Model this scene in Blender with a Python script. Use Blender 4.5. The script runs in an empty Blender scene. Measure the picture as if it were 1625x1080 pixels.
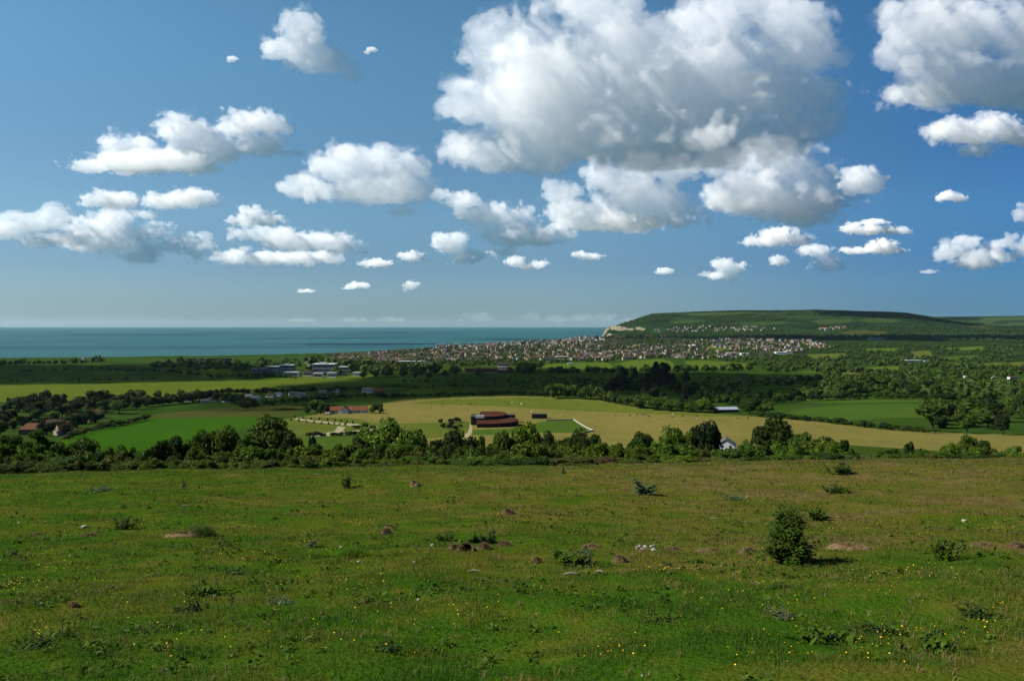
import bpy, bmesh, math, random
import numpy as np
from mathutils import Vector, Matrix
R = math.radians
rnd = random.Random(7)
rng = np.random.default_rng(11)
scene = bpy.context.scene
COL = scene.collection

# ------------------------------------------------------------------ camera
FPX, CX, CY, LEVEL = 1240.0, 812.5, 540.0, 515.5     # focal length and horizon of the photograph, in its pixels
EYE = 115.0                                          # metres above the sea
PITCH = math.atan((CY - LEVEL) / FPX)
cam_d = bpy.data.cameras.new('camera'); cam = bpy.data.objects.new('camera', cam_d); COL.objects.link(cam)
cam.location = (0, 0, EYE); cam.rotation_euler = (math.pi / 2 - PITCH, 0, 0)
cam_d.sensor_width = 36; cam_d.lens = 36 * FPX / 1625; cam_d.clip_start = 0.1; cam_d.clip_end = 200000
scene.camera = cam
_f = np.array([0, math.cos(PITCH), -math.sin(PITCH)]); _u = np.array([0, math.sin(PITCH), math.cos(PITCH)])
def ray(px, py):
    d = _f + np.array([1.0, 0, 0]) * ((px - CX) / FPX) + _u * ((CY - py) / FPX)
    return d / d[1]                                   # per metre of forward distance
def at(px, py, dist):
    return np.array([0, 0, EYE]) + ray(px, py) * dist

# ------------------------------------------------------------------ render settings, light
scene.render.engine = 'CYCLES'
cy = scene.cycles
cy.use_denoising = True
cy.max_bounces = 56; cy.diffuse_bounces = 3; cy.glossy_bounces = 2; cy.transmission_bounces = 4
cy.transparent_max_bounces = 8; cy.volume_bounces = 56
cy.use_adaptive_sampling = True; cy.adaptive_threshold = 0.015
scene.view_settings.view_transform = 'Standard'; scene.view_settings.look = 'None'
scene.view_settings.exposure = 1.2; scene.view_settings.gamma = 1
SUN_EL, SUN_FWD = R(42), R(-6)                        # elevation; how far ahead of straight left
SUN = np.array([-math.cos(SUN_EL) * math.cos(SUN_FWD), math.cos(SUN_EL) * math.sin(SUN_FWD), math.sin(SUN_EL)])
SKY_EL = [(0, (.25, .335, .44)), (.12, (.33, .405, .47)), (.3, (.46, .56, .55)), (.7, (.54, .74, .68)), (1, (.56, .78, .73))]
SKY_LR = [(0, (1, 1, 1)), (.5, (.88, .93, .96)), (1, (.30, .53, .78))]
world = bpy.data.worlds.new('World'); scene.world = world; world.use_nodes = True
wn = world.node_tree.nodes; wl = world.node_tree.links
bg = wn['Background']
sky = wn.new('ShaderNodeTexSky'); sky.sky_type = 'NISHITA'; sky.sun_disc = False
sky.sun_elevation = SUN_EL; sky.sun_rotation = -(math.pi / 2 - SUN_FWD)
sky.altitude = 600; sky.air_density = 1.0; sky.dust_density = 0.2; sky.ozone_density = 4.0
# air tint of the clear sky: bluer-grey to the horizon, deeper away from the sun
_tc = wn.new('ShaderNodeTexCoord'); _sp = wn.new('ShaderNodeSeparateXYZ'); wl.new(_tc.outputs['Generated'], _sp.inputs[0])
def _rampw(sock, a, b, stops):
    mr = wn.new('ShaderNodeMapRange'); mr.inputs[1].default_value = a; mr.inputs[2].default_value = b; wl.new(sock, mr.inputs[0])
    r = wn.new('ShaderNodeValToRGB'); e = r.color_ramp.elements
    while len(e) < len(stops): e.new(.5)
    for i, (q, c) in enumerate(stops): e[i].position = q; e[i].color = (*c, 1)
    r.color_ramp.interpolation = 'EASE'; wl.new(mr.outputs[0], r.inputs[0]); return r.outputs[0]
def _mulw(a, b):
    m = wn.new('ShaderNodeMix'); m.data_type = 'RGBA'; m.blend_type = 'MULTIPLY'; m.inputs[0].default_value = 1; m.clamp_result = False
    wl.new(a, m.inputs[6]); wl.new(b, m.inputs[7]); return m.outputs[2]
_el = _rampw(_sp.outputs[2], 0, .5, SKY_EL)
_lr = _rampw(_sp.outputs[0], -.6, .6, SKY_LR)
wl.new(_mulw(_mulw(sky.outputs[0], _el), _lr), bg.inputs[0]); bg.inputs[1].default_value = 0.074
sl = bpy.data.lights.new('sun', 'SUN'); sl.energy = 5.0; sl.angle = R(0.5); sl.color = (1, 0.95, 0.87)
so = bpy.data.objects.new('sun', sl); COL.objects.link(so)
so.rotation_euler = Vector(SUN).to_track_quat('Z', 'Y').to_euler()
so.location = (-60, 0, 200)

# ------------------------------------------------------------------ scene helpers
def tag(o, label=None, cat=None, group=None, kind=None):
    if label: o['label'] = label
    if cat: o['category'] = cat
    if group: o['group'] = group
    if kind: o['kind'] = kind
    return o
def link(name, me, parent=None, loc=None, rz=None, scale=None):
    o = bpy.data.objects.new(name, me); COL.objects.link(o)
    if parent is not None: o.parent = parent
    if loc is not None: o.location = tuple(float(v) for v in loc)
    if rz is not None: o.rotation_euler = (0, 0, float(rz))
    if scale is not None: o.scale = (scale,) * 3 if isinstance(scale, (int, float)) else tuple(scale)
    return o
def mesh_np(name, verts, faces, mats=(), mat_idx=None, smooth=False):
    """faces: (n,3) or (n,4) int array"""
    verts = np.asarray(verts, dtype=np.float32); faces = np.asarray(faces, dtype=np.int32)
    me = bpy.data.meshes.new(name); k = faces.shape[1]
    me.vertices.add(len(verts)); me.vertices.foreach_set('co', verts.ravel())
    me.loops.add(faces.size); me.loops.foreach_set('vertex_index', faces.ravel())
    me.polygons.add(len(faces)); me.polygons.foreach_set('loop_start', np.arange(len(faces), dtype=np.int32) * k)
    me.polygons.foreach_set('loop_total', np.full(len(faces), k, dtype=np.int32))
    if mat_idx is not None: me.polygons.foreach_set('material_index', np.asarray(mat_idx, dtype=np.int32))
    me.polygons.foreach_set('use_smooth', np.full(len(faces), smooth, dtype=bool))
    for m in mats: me.materials.append(m)
    me.update(calc_edges=True)
    return me

# ------------------------------------------------------------------ numpy noise
def _hash(ix, iy, iz, seed):
    h = (ix.astype(np.uint32) * np.uint32(374761393) + iy.astype(np.uint32) * np.uint32(668265263)
         + iz.astype(np.uint32) * np.uint32(2147483647) + np.uint32(seed * 974711 & 0xffffffff))
    h = (h ^ (h >> np.uint32(13))) * np.uint32(1274126177)
    h = h ^ (h >> np.uint32(16))
    return h.astype(np.float32) / np.float32(2147483648.0) - np.float32(1)
def vnoise(x, y, z, seed=0):
    x, y, z = np.broadcast_arrays(np.asarray(x, np.float32), np.asarray(y, np.float32), np.asarray(z, np.float32))
    fx, fy, fz = np.floor(x), np.floor(y), np.floor(z)
    ix, iy, iz = fx.astype(np.int64), fy.astype(np.int64), fz.astype(np.int64)
    tx, ty, tz = x - fx, y - fy, z - fz
    tx, ty, tz = tx * tx * (3 - 2 * tx), ty * ty * (3 - 2 * ty), tz * tz * (3 - 2 * tz)
    out = 0
    for a in (0, 1):
        wx = tx if a else 1 - tx
        for b in (0, 1):
            wy = ty if b else 1 - ty
            for c in (0, 1):
                wz = tz if c else 1 - tz
                out = out + wx * wy * wz * _hash(ix + a, iy + b, iz + c, seed)
    return out
def fbm(x, y, z, octaves=4, seed=0, gain=0.5):
    s = 0; a = 1.0; f = 1.0
    for i in range(octaves):
        s = s + a * vnoise(x * f + 17.3 * i, y * f - 9.1 * i, z * f + 4.7 * i, seed + i); a *= gain; f *= 2.03
    return s
# ------------------------------------------------------------------ shape of the land (metres, sea level = 0)
_PD = np.array([-60, 0, 7, 12, 17, 24, 32, 40, 48, 56, 70, 100, 150, 200, 300, 400, 500, 600, 700, 850, 1000, 1200, 1500, 2000, 2300, 2600, 40000.])
_PZ = EYE - np.array([-6, 1.7, 3.15, 4.15, 5.1, 6.1, 7.1, 7.95, 8.85, 10.1, 13.6, 22, 31, 39, 52, 64, 75, 84.5, 91.5, 95.5, 97, 98, 100, 104, 107.5, 109.5, 109.5])
def _pchip(X, Y):
    d = np.diff(Y) / np.diff(X); m = np.zeros_like(Y)
    m[1:-1] = np.where(d[:-1] * d[1:] > 0, 2 * d[:-1] * d[1:] / (d[:-1] + d[1:] + 1e-12), 0); m[0], m[-1] = d[0], d[-1]
    def f(x):
        i = np.clip(np.searchsorted(X, x) - 1, 0, len(X) - 2); h = X[i + 1] - X[i]; t = np.clip((x - X[i]) / h, 0, 1)
        return ((1 + 2 * t) * (1 - t) ** 2 * Y[i] + t * (1 - t) ** 2 * h * m[i] + t * t * (3 - 2 * t) * Y[i + 1] + t * t * (t - 1) * h * m[i + 1])
    return f
_prof = _pchip(_PD, _PZ)
# coastline: x of the shore at each forward distance
_CY = np.array([2380, 2500, 2600, 2700, 2900, 3000, 3200, 3600, 4200, 4800, 5600, 6300, 6650, 7200, 8000, 9000, 12000, 20000.])
_CX = np.array([-9000, -3600, -1900, -1300, -720, -540, -290, -40, 300, 545, 690, 738, 775, 950, 1250, 1700, 3500, 9000.])
_CZ = np.array([2, 2, 3, 4, 12, 18, 26, 32, 42, 48, 45, 60, 90, 120, 120, 60, 30, 30.])    # height of the cliff top
_RPX = np.array([-500, 900, 945, 960, 985, 1000, 1020, 1035, 1060, 1100, 1180, 1240, 1290, 1350, 1400, 1440, 1465, 1490, 1540, 1600, 1700, 2600])
_RPY = np.array([535, 535, 532, 524, 513, 509, 502, 497.5, 496, 494, 491.5, 492, 490.5, 492.5, 494.5, 496, 500, 504, 511, 516, 519, 519])
_FPX_ = np.array([-500, 1250, 1400, 1440, 1480, 1520, 1570, 1625, 1720, 1900, 2600]); _FPY = np.array([530, 530, 506, 503, 502.5, 502, 501.5, 500.5, 502, 500, 505])
_GY = np.array([0, 2600, 3000, 3600, 4200, 5000, 5500, 6000, 6500, 7000, 7500, 8500, 10000, 40000.])
_GZ = np.array([5.5, 5.5, 9, 17, 25, 38, 50, 50, 50, 50, 50, 40, 30, 30.])
_HY = np.array([0, 5200, 5700, 6200, 6700, 7200, 7600, 8100, 9500, 40000.]); _HS = np.array([0, 0, .10, .36, .68, .92, 1, .85, .2, 0])
_hs = _pchip(_HY, _HS)
def sstep(a, b, x):
    t = np.clip((x - a) / (b - a), 0, 1); return t * t * (3 - 2 * t)
def height(x, y, detail=True):
    x = np.asarray(x, float); y = np.asarray(y, float); x, y = np.broadcast_arrays(x, y)
    z = _prof(y) + 0.014 * np.clip(x, -300, 300) * sstep(60, 5, np.abs(y) - 60) * 1.0
    yy = np.maximum(y, 1.0); px = CX + FPX * x / yy
    far = sstep(2300, 2800, y)
    g = np.interp(y, _GY, _GZ)
    z = z * (1 - far) + far * g
    # gentle folds in the valley
    if detail:
        k = sstep(250, 700, y)
        z = z + k * (1 - .5 * far) * 2.2 * vnoise(x / 310, y / 310, 3.3, 5) + k * 1.0 * vnoise(x / 120, y / 120, 1.3, 6)
    # the town's plateau rises towards the coast
    cx = np.interp(y, _CY, _CX); cz = np.interp(y, _CY, _CZ)
    s = x - cx                                            # metres inland, along x
    s = s * np.where(y < 2700, 0.25, 1.0)
    inland = np.clip(s / 900, 0, 1)
    plate = cz * (1 - sstep(0, 1, inland)) + g * sstep(0, 1, inland)
    z = np.where(y > 2450, np.maximum(z, z * (1 - far) + far * plate), z)
    # the hill ridge
    rz = EYE + (LEVEL - np.interp(px, _RPX, _RPY)) / FPX * 7600
    rz = rz + (5 * vnoise(x / 260, 0, 4.4, 71) + 2.2 * vnoise(x / 60, 0, 4.4, 72)) * (1 if detail else 0)
    hs = _hs(y)
    _yc = np.interp(px, [950, 962, 1000, 1024, 1050], [6520, 6450, 6300, 6170, 6100])
    hs = hs * (1 - sstep(944, 956, px) * sstep(1062, 1024, px) * sstep(60, -120, y - _yc))
    fold = 1 + 0.16 * fbm(x / 700, y / 900, 9.1, 3, 21) * np.clip((7600 - y) / 900, 0, 1) if detail else 1
    z = z + np.maximum(rz - z, 0) * np.clip(hs * fold, 0, 1) * sstep(-200, 300, s + 250)
    # sandstone cliff facing the bay: a bluff line running towards us as it goes inland
    yc = np.interp(px, [950, 962, 1000, 1024, 1050], [6520, 6450, 6300, 6170, 6100]) + (26 * vnoise(x / 45, 0, 2.2, 61) + 12 * vnoise(x / 17, 0, 2.2, 62)) * (1 if detail else 0)
    zt = EYE + (LEVEL - np.interp(px, [945, 958, 966, 975, 985, 1000, 1010, 1022, 1040], [533, 527, 519, 516, 516.5, 519.5, 517.5, 519, 524])) / FPX * 6320
    wcl = sstep(944, 956, px) * sstep(1052, 1022, px)
    z = z + np.maximum(zt - z, 0) * wcl * sstep(-45, 55, y - yc) * sstep(8200, 7400, y)
    fz = EYE + (LEVEL - np.interp(px, _FPX_, _FPY)) / FPX * 11000
    f2 = sstep(8600, 11000, y) * sstep(14500, 11000, y)
    z = np.maximum(z, z + np.maximum(fz - z, 0) * f2)
    # cliff and sea bed
    under = sstep(35, -25, s + 14 * vnoise(x / 60, y / 60, .5, 31) * (y > 4500))
    z = np.where(y > 2300, z * (1 - under) - 6 * under, z)
    # meadow: small humps underfoot
    if detail:
        n = sstep(75, 50, y)
        z = z + n * (0.10 * vnoise(x / 2.3, y / 2.3, 0, 41) + 0.05 * vnoise(x / .8, y / .8, 0, 42) + 0.16 * vnoise(x / 7, y / 7, 0, 43))
    return z
def hz(x, y): return float(height(np.array([x]), np.array([y]))[0])
_YS = np.concatenate([np.geomspace(3, 60, 220), np.geomspace(60.5, 14000, 1500)])
def ground(px, py):
    """where the sight line through a photograph pixel first meets the land"""
    d = ray(px, py)
    zz = height(d[0] * _YS, _YS); L = EYE + d[2] * _YS
    hit = np.nonzero(L <= zz)[0]
    i = hit[0] if len(hit) else len(_YS) - 1
    if i == 0: return np.array([d[0] * _YS[0], _YS[0], zz[0]])
    a, b = L[i - 1] - zz[i - 1], zz[i] - L[i]
    y = _YS[i - 1] + (_YS[i] - _YS[i - 1]) * a / max(a + b, 1e-9)
    return np.array([d[0] * y, y, hz(d[0] * y, y)])

# ------------------------------------------------------------------ materials
def nmat(name, rough=0.9, spec=0.2):
    m = bpy.data.materials.new(name); m.use_nodes = True
    b = m.node_tree.nodes['Principled BSDF']; b.inputs['Roughness'].default_value = rough
    b.inputs['Specular IOR Level'].default_value = spec
    return m, m.node_tree.nodes, m.node_tree.links, b
def plain(name, col, rough=0.8, spec=0.3, metal=0.0, var=0.15, scale=1.0):
    m, n, l, b = nmat(name, rough, spec); b.inputs['Metallic'].default_value = metal
    g = n.new('ShaderNodeNewGeometry'); t = n.new('ShaderNodeTexNoise'); t.inputs['Scale'].default_value = scale; t.inputs['Detail'].default_value = 4
    l.new(g.outputs['Position'], t.inputs['Vector'])
    mx = n.new('ShaderNodeMix'); mx.data_type = 'RGBA'
    col = [c * DIM for c in col]
    mx.inputs[6].default_value = (*[c * (1 - var) for c in col], 1); mx.inputs[7].default_value = (*[min(1, c * (1 + var)) for c in col], 1)
    l.new(t.outputs['Fac'], mx.inputs[0]); l.new(mx.outputs[2], b.inputs['Base Color'])
    return m
def ramp(n, stops):
    r = n.new('ShaderNodeValToRGB'); e = r.color_ramp.elements
    while len(e) < len(stops): e.new(0.5)
    for i, (p, c) in enumerate(stops): e[i].position = p; e[i].color = (*c, 1)
    return r
DIM = .65                                             # the photograph is exposed for the clouds: everything on the ground is a shade deeper
TONE = (.47, .52, .30)
def field_mat(name, stops, scales=(0.02, 0.3), stretch=(1, 1, 1), mixf=0.4, bump=0.0, fine=None, speck=None, tone=None, lines=None):
    """patchy vegetation: a ramp driven by two sizes of noise laid out in world metres"""
    m, n, l, b = nmat(name, 1.0, 0.0)
    stops = [(p_, (c_[0] * (tone or TONE)[0], c_[1] * (tone or TONE)[1], c_[2] * (tone or TONE)[2])) for p_, c_ in stops]
    g = n.new('ShaderNodeNewGeometry'); mp = n.new('ShaderNodeMapping'); mp.inputs['Scale'].default_value = stretch
    l.new(g.outputs['Position'], mp.inputs['Vector'])
    ts = []
    for s in scales:
        t = n.new('ShaderNodeTexNoise'); t.inputs['Scale'].default_value = s; t.inputs['Detail'].default_value = 7; t.inputs['Roughness'].default_value = 0.6
        l.new(mp.outputs[0], t.inputs['Vector']); ts.append(t)
    mx = n.new('ShaderNodeMix'); mx.inputs[0].default_value = mixf
    l.new(ts[0].outputs['Fac'], mx.inputs[2]); l.new(ts[1].outputs['Fac'], mx.inputs[3])
    fac = mx.outputs[0]
    if lines:                                                    # drilling and mowing lines: spacing in metres, heading, weight
        sp_, ang, wt = lines
        rm = n.new('ShaderNodeMapping'); rm.inputs['Rotation'].default_value = (0, 0, ang); l.new(g.outputs['Position'], rm.inputs[0])
        wv = n.new('ShaderNodeTexWave'); wv.inputs['Scale'].default_value = .314 / sp_; wv.inputs['Distortion'].default_value = 1.5; wv.inputs['Detail'].default_value = 3; wv.inputs['Detail Scale'].default_value = .3; l.new(rm.outputs[0], wv.inputs[0])
        ma = n.new('ShaderNodeMath'); ma.operation = 'MULTIPLY_ADD'; l.new(wv.outputs['Fac'], ma.inputs[0]); ma.inputs[1].default_value = wt; l.new(fac, ma.inputs[2])
        mb = n.new('ShaderNodeMath'); mb.operation = 'SUBTRACT'; l.new(ma.outputs[0], mb.inputs[0]); mb.inputs[1].default_value = wt * .5; fac = mb.outputs[0]
    r = ramp(n, stops); l.new(fac, r.inputs[0])
    col = r.outputs[0]
    if speck:                                                    # dark shrubs and tussocks standing about
        sc, thr, c = speck
        t = n.new('ShaderNodeTexNoise'); t.inputs['Scale'].default_value = sc; t.inputs['Detail'].default_value = 5; t.inputs['Roughness'].default_value = .65
        l.new(g.outputs['Position'], t.inputs['Vector'])
        mr = n.new('ShaderNodeMapRange'); mr.inputs[1].default_value = thr; mr.inputs[2].default_value = thr + .05
        l.new(t.outputs['Fac'], mr.inputs[0])
        m2 = n.new('ShaderNodeMix'); m2.data_type = 'RGBA'; l.new(mr.outputs[0], m2.inputs[0]); l.new(col, m2.inputs[6]); m2.inputs[7].default_value = (*c, 1)
        col = m2.outputs[2]
    l.new(col, b.inputs['Base Color'])
    if bump:
        bp = n.new('ShaderNodeBump'); bp.inputs['Strength'].default_value = 1; bp.inputs['Distance'].default_value = bump
        l.new(ts[1].outputs['Fac'], bp.inputs['Height']); l.new(bp.outputs[0], b.inputs['Normal'])
    return m

# ------------------------------------------------------------------ land sheets: one grid, cut along the field boundaries
def wpoly(pts): return np.array([ground(*p)[:2] for p in pts])
def inside(poly, x, y):
    r = np.zeros(x.shape, bool); n = len(poly)
    for i in range(n):
        x1, y1 = poly[i]; x2, y2 = poly[(i + 1) % n]
        c = ((y1 > y) != (y2 > y)); r ^= c & (x < (x2 - x1) * (y - y1) / (y2 - y1 + 1e-12) + x1)
    return r
G1, G2 = (0.045, 0.085, 0.018), (0.07, 0.12, 0.025)
MATS = {
 'valley_grassland': field_mat('valley_grass', [(.3, (.022, .045, .012)), (.5, (.035, .066, .016)), (.7, (.055, .08, .024))], (.006, .05), mixf=.45, speck=(.03, .60, (.012, .025, .008))),
 'golden_field': field_mat('dry_pasture', [(.3, (.120, .112, .045)), (.5, (.185, .150, .068)), (.72, (.23, .178, .085))], (.012, .12), (1, .35, 1), .5, lines=(9, 1.45, .16)),
 'greener_pasture': field_mat('greener_pasture', [(.3, (.075, .105, .02)), (.5, (.11, .125, .03)), (.72, (.16, .145, .045))], (.012, .12), (1, .35, 1), .5),
 'green_field': field_mat('young_crop', [(.3, (.026, .078, .008)), (.5, (.034, .092, .010)), (.7, (.048, .104, .013))], (.01, .2), (1, .3, 1), .5, lines=(7, .5, .14)),
 'marsh': field_mat('marsh_grass', [(.25, (.03, .055, .012)), (.45, (.085, .115, .02)), (.7, (.115, .135, .03))], (.008, .05), (.6, 2, 1), .5, speck=(.035, .63, (.02, .035, .01))),
 'brown_field': field_mat('brown_stubble', [(.3, (.045, .055, .02)), (.5, (.062, .065, .025)), (.7, (.085, .08, .033))], (.01, .1), (1, .3, 1), .5),
 'lawn': field_mat('lawn', [(.3, (.045, .085, .018)), (.5, (.06, .10, .024)), (.7, (.085, .115, .03))], (.03, .3), mixf=.5),
 'rough_grass': field_mat('rough_grass', [(.3, (.06, .085, .02)), (.5, (.10, .115, .032)), (.7, (.14, .135, .05))], (.02, .2), mixf=.5),
 'playing_field': field_mat('playing_field', [(.3, (.065, .105, .02)), (.5, (.085, .125, .026)), (.7, (.12, .135, .035))], (.008, .05), (1, .4, 1), .5),
 'gravel_track': field_mat('gravel', [(.3, (.22, .20, .14)), (.6, (.30, .27, .19))], (.1, .8), tone=(.6, .6, .52)),
 'town_ground': field_mat('town_ground', [(.3, (.02, .035, .015)), (.5, (.04, .048, .028)), (.7, (.07, .068, .06))], (.012, .05), mixf=.5, tone=(.6, .6, .6)),
 'sandstone_cliff': field_mat('sandstone', [(.3, (.09, .085, .062)), (.45, (.20, .175, .115)), (.7, (.33, .28, .18))], (.012, .03), (1, 1, 3), .55, tone=(.52, .52, .52)),
 'hills': field_mat('hill_cover', [(.40, (.011, .027, .014)), (.50, (.016, .035, .017)), (.57, (.038, .063, .026)), (.63, (.024, .048, .02)), (.76, (.06, .08, .035))], (.0022, .012), (.7, 1.5, 1.5), .3),
 'hill_pasture': field_mat('hill_pasture', [(.3, (.03, .055, .022)), (.5, (.05, .075, .03)), (.7, (.075, .095, .042))], (.004, .02), (1, 1.6, 1), .5, speck=(.008, .56, (.018, .036, .014))),
 'woodland_floor': field_mat('woodland_floor', [(.3, (.014, .028, .009)), (.6, (.028, .048, .014)), (.75, (.05, .075, .02))], (.01, .05), mixf=.5),
 'hillside_scrub': field_mat('hillside_scrub', [(.3, (.025, .045, .012)), (.6, (.05, .075, .02))], (.03, .3), mixf=.5),
}
FIELDS = [   # later entries win; pixel outlines of the photograph, carried onto the land
 ('marsh', [(-300,612),(0,611),(200,607),(430,603),(470,607),(400,617),(330,626),(280,632),(170,634),(60,637),(-300,640)]),
 ('marsh', [(395,606),(470,598),(560,595),(600,594),(560,605),(480,610),(430,614)]),
 ('marsh', [(268,592),(330,583),(380,592),(330,598)]),
 ('brown_field', [(225,661),(290,652),(400,645),(480,642),(478,655),(460,660),(370,662),(250,663)]),
 ('green_field', [(80,712),(100,697),(140,684),(230,665),(300,663),(380,661),(440,664),(420,672),(330,690),(260,712),(230,724),(90,722)]),
 ('golden_field', [(455,664),(530,652),(600,641),(640,634),(730,630),(820,628),(870,630),(950,634),(1010,645),(1090,654),(1160,658),(1205,661),(1300,668),(1400,680),(1500,686.5),(1610,689),(1700,700),(1700,725),(1500,715.5),(1340,705),(1250,712),(900,716),(700,722),(480,715),(420,690),(430,672)]),
 ('greener_pasture', [(870,631.5),(950,635),(1010,646),(1090,655),(1160,659),(1205,662),(1120,660),(1000,655),(890,650),(760,643),(640,640),(700,634),(820,630)]),
 ('rough_grass', [(430,668),(470,661),(560,664),(610,672),(690,670),(745,668),(745,690),(600,700),(420,690)]),
 ('lawn', [(470,692),(520,686),(590,688),(660,692),(640,720),(490,720)]),
 ('lawn', [(862,668),(900,665),(912,665),(942,683),(925,686),(870,686),(800,690),(746,690),(748,682),(820,679)]),
 ('lawn', [(1275,648),(1340,642),(1420,640),(1500,641),(1510,648),(1480,662),(1420,662),(1340,667),(1250,656)]),
 ('playing_field', [(862,578),(920,575),(965,575),(975,583),(960,590),(862,589)]),
 ('playing_field', [(973,578),(1000,572),(1050,569),(1070,575),(1066,587),(1010,588),(985,580)]),
 ('playing_field', [(1085,573),(1110,571),(1180,576),(1200,583),(1110,586),(1095,582)]),
 ('rough_grass', [(1265,590),(1330,587),(1400,590),(1380,594),(1290,594)]),
 ('playing_field', [(1415,612),(1440,610),(1475,615),(1450,618)]),
 ('playing_field', [(1515,604),(1560,602),(1625,602),(1625,610),(1520,610)]),
 ('lawn', [(1230,637),(1290,633),(1440,632),(1520,635),(1440,638),(1300,639)]),
 ('brown_field', [(1330,527),(1370,523),(1410,526),(1400,531),(1345,531)]),
 ('brown_field', [(1530,517),(1570,514),(1590,518),(1560,521)]),
 ('rough_grass', [(1445,558),(1475,555),(1480,566),(1450,569)]),
 ('rough_grass', [(1280,562),(1340,560),(1345,567),(1290,568)]),
 ('playing_field', [(1500,552),(1560,549),(1565,555),(1510,556)]),
 ('playing_field', [(1120,549),(1160,549),(1158,556),(1124,557)]),
 ('hill_pasture', [(1196,513.5),(1215,511.5),(1240,509.5),(1252,511),(1240,514),(1210,516.5)]),
 ('hill_pasture', [(1195,509.5),(1215,508.5),(1232,509),(1215,510.3)]),
 ('hill_pasture', [(1285,509),(1312,506),(1350,505),(1358,510),(1330,513),(1300,514)]),
 ('hill_pasture', [(1362,507),(1400,505.5),(1436,508),(1420,511.5),(1376,511)]),
 ('hill_pasture', [(1085,498.5),(1130,495.5),(1180,494.5),(1200,496),(1150,499),(1100,501)]),
 ('hill_pasture', [(1060,510),(1095,507),(1120,508),(1100,512),(1070,513)]),
 ('hill_pasture', [(1300,498),(1350,496),(1400,498),(1380,500.5),(1320,500.5)]),
 ('hill_pasture', [(1500,507),(1560,503.5),(1640,502.5),(1640,508),(1580,509.5),(1530,511)]),
 ('hill_pasture', [(1560,514),(1600,511),(1640,511),(1640,517),(1600,519)]),
 ('valley_grassland', [(1205,592),(1300,590),(1310,600),(1210,606)]),
 ('valley_grassland', [(1206,616),(1285,612),(1300,622),(1215,630)]),
 ('playing_field', [(1350,583),(1425,581),(1432,588),(1360,590)]),
 ('lawn', [(1440,590),(1500,586),(1515,594),(1450,597)]),
 ('rough_grass', [(1555,577),(1625,574),(1640,582),(1570,586)]),
 ('playing_field', [(1300,575),(1345,574),(1352,579),(1305,581)]),
 ('lawn', [(1490,566),(1550,563),(1560,569),(1500,572)]),
 ('playing_field', [(1370,553),(1425,552),(1420,557),(1375,558)]),
 ('gravel_track', [(470,663),(500,667),(560,672),(600,676),(598,678),(555,675),(495,669),(466,665)]),
 ('gravel_track', [(536,676),(548,677),(543,685),(580,681),(592,681),(592,684),(550,688),(500,693),(490,691),(530,684)]),
 ('gravel_track', [(742,686),(746,672),(750,672),(750,686),(741,694),(730,693)]),
]
def build_land():
    ys = [46.0]
    while ys[-1] < 16000:
        y = ys[-1]
        ys.append(y + min(max(y * 0.0085, 0.6), 14 if 6000 < y < 6600 else 45 if y > 2300 and y < 8500 else 400))
    ys = np.array(ys); us = np.linspace(-0.86, 0.86, 1500)
    Y, U = np.meshgrid(ys, us, indexing='ij'); X = Y * U
    Z = height(X, Y)
    ny, nx = X.shape
    idx = np.arange(ny * nx).reshape(ny, nx)
    q = np.stack([idx[:-1, :-1], idx[:-1, 1:], idx[1:, 1:], idx[1:, :-1]], -1).reshape(-1, 4)
    V = np.stack([X.ravel(), Y.ravel(), Z.ravel()], 1)
    C = V[q].mean(1); x, y, z = C.T
    names = list(MATS); cls = np.full(len(q), names.index('valley_grassland'))
    px = CX + FPX * x / y; py = LEVEL - FPX * (z - EYE) / y
    cls[y < 430] = names.index('hillside_scrub')
    s = x - np.interp(y, _CY, _CX)
    cls[(y > 2350) & (px > 520) & (s < 2400)] = names.index('town_ground')
    cls[(y > 2300) & (px > 1230) & (y < 5600)] = names.index('woodland_floor')
    cls[(y > 4600 ) & (px > 1080)] = names.index('hills')
    cls[(y > 5400)] = names.index('hills')
    e1 = V[q[:, 1]] - V[q[:, 0]]; e2 = V[q[:, 3]] - V[q[:, 0]]; nrm = np.cross(e1, e2); nz = nrm[:, 2] / np.linalg.norm(nrm, axis=1)
    for nm, pts in FIELDS:
        cls[inside(wpoly(pts), x, y)] = names.index(nm)
    cls[(s < 170) & (s > -60) & (y > 5200) & (y < 8200) & (nz < .93) & (z > 2)] = names.index('sandstone_cliff')
    yc = np.interp(px, [950, 962, 1000, 1024, 1050], [6520, 6450, 6300, 6170, 6100])
    cls[(px > 950) & (px < 1040) & (np.abs(y - yc) < 75) & (nz < .86) & (z > 4)] = names.index('sandstone_cliff')
    keep = ~((V[q][:, :, 2] < -4).all(1))
    for i, nm in enumerate(names):
        m = keep & (cls == i)
        if not m.any(): continue
        f = q[m]; uq, inv = np.unique(f, return_inverse=True)
        o = link(nm, mesh_np(nm, V[uq], inv.reshape(-1, 4), [MATS[nm]], smooth=True)); tag(o, kind='structure')
build_land()

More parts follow.
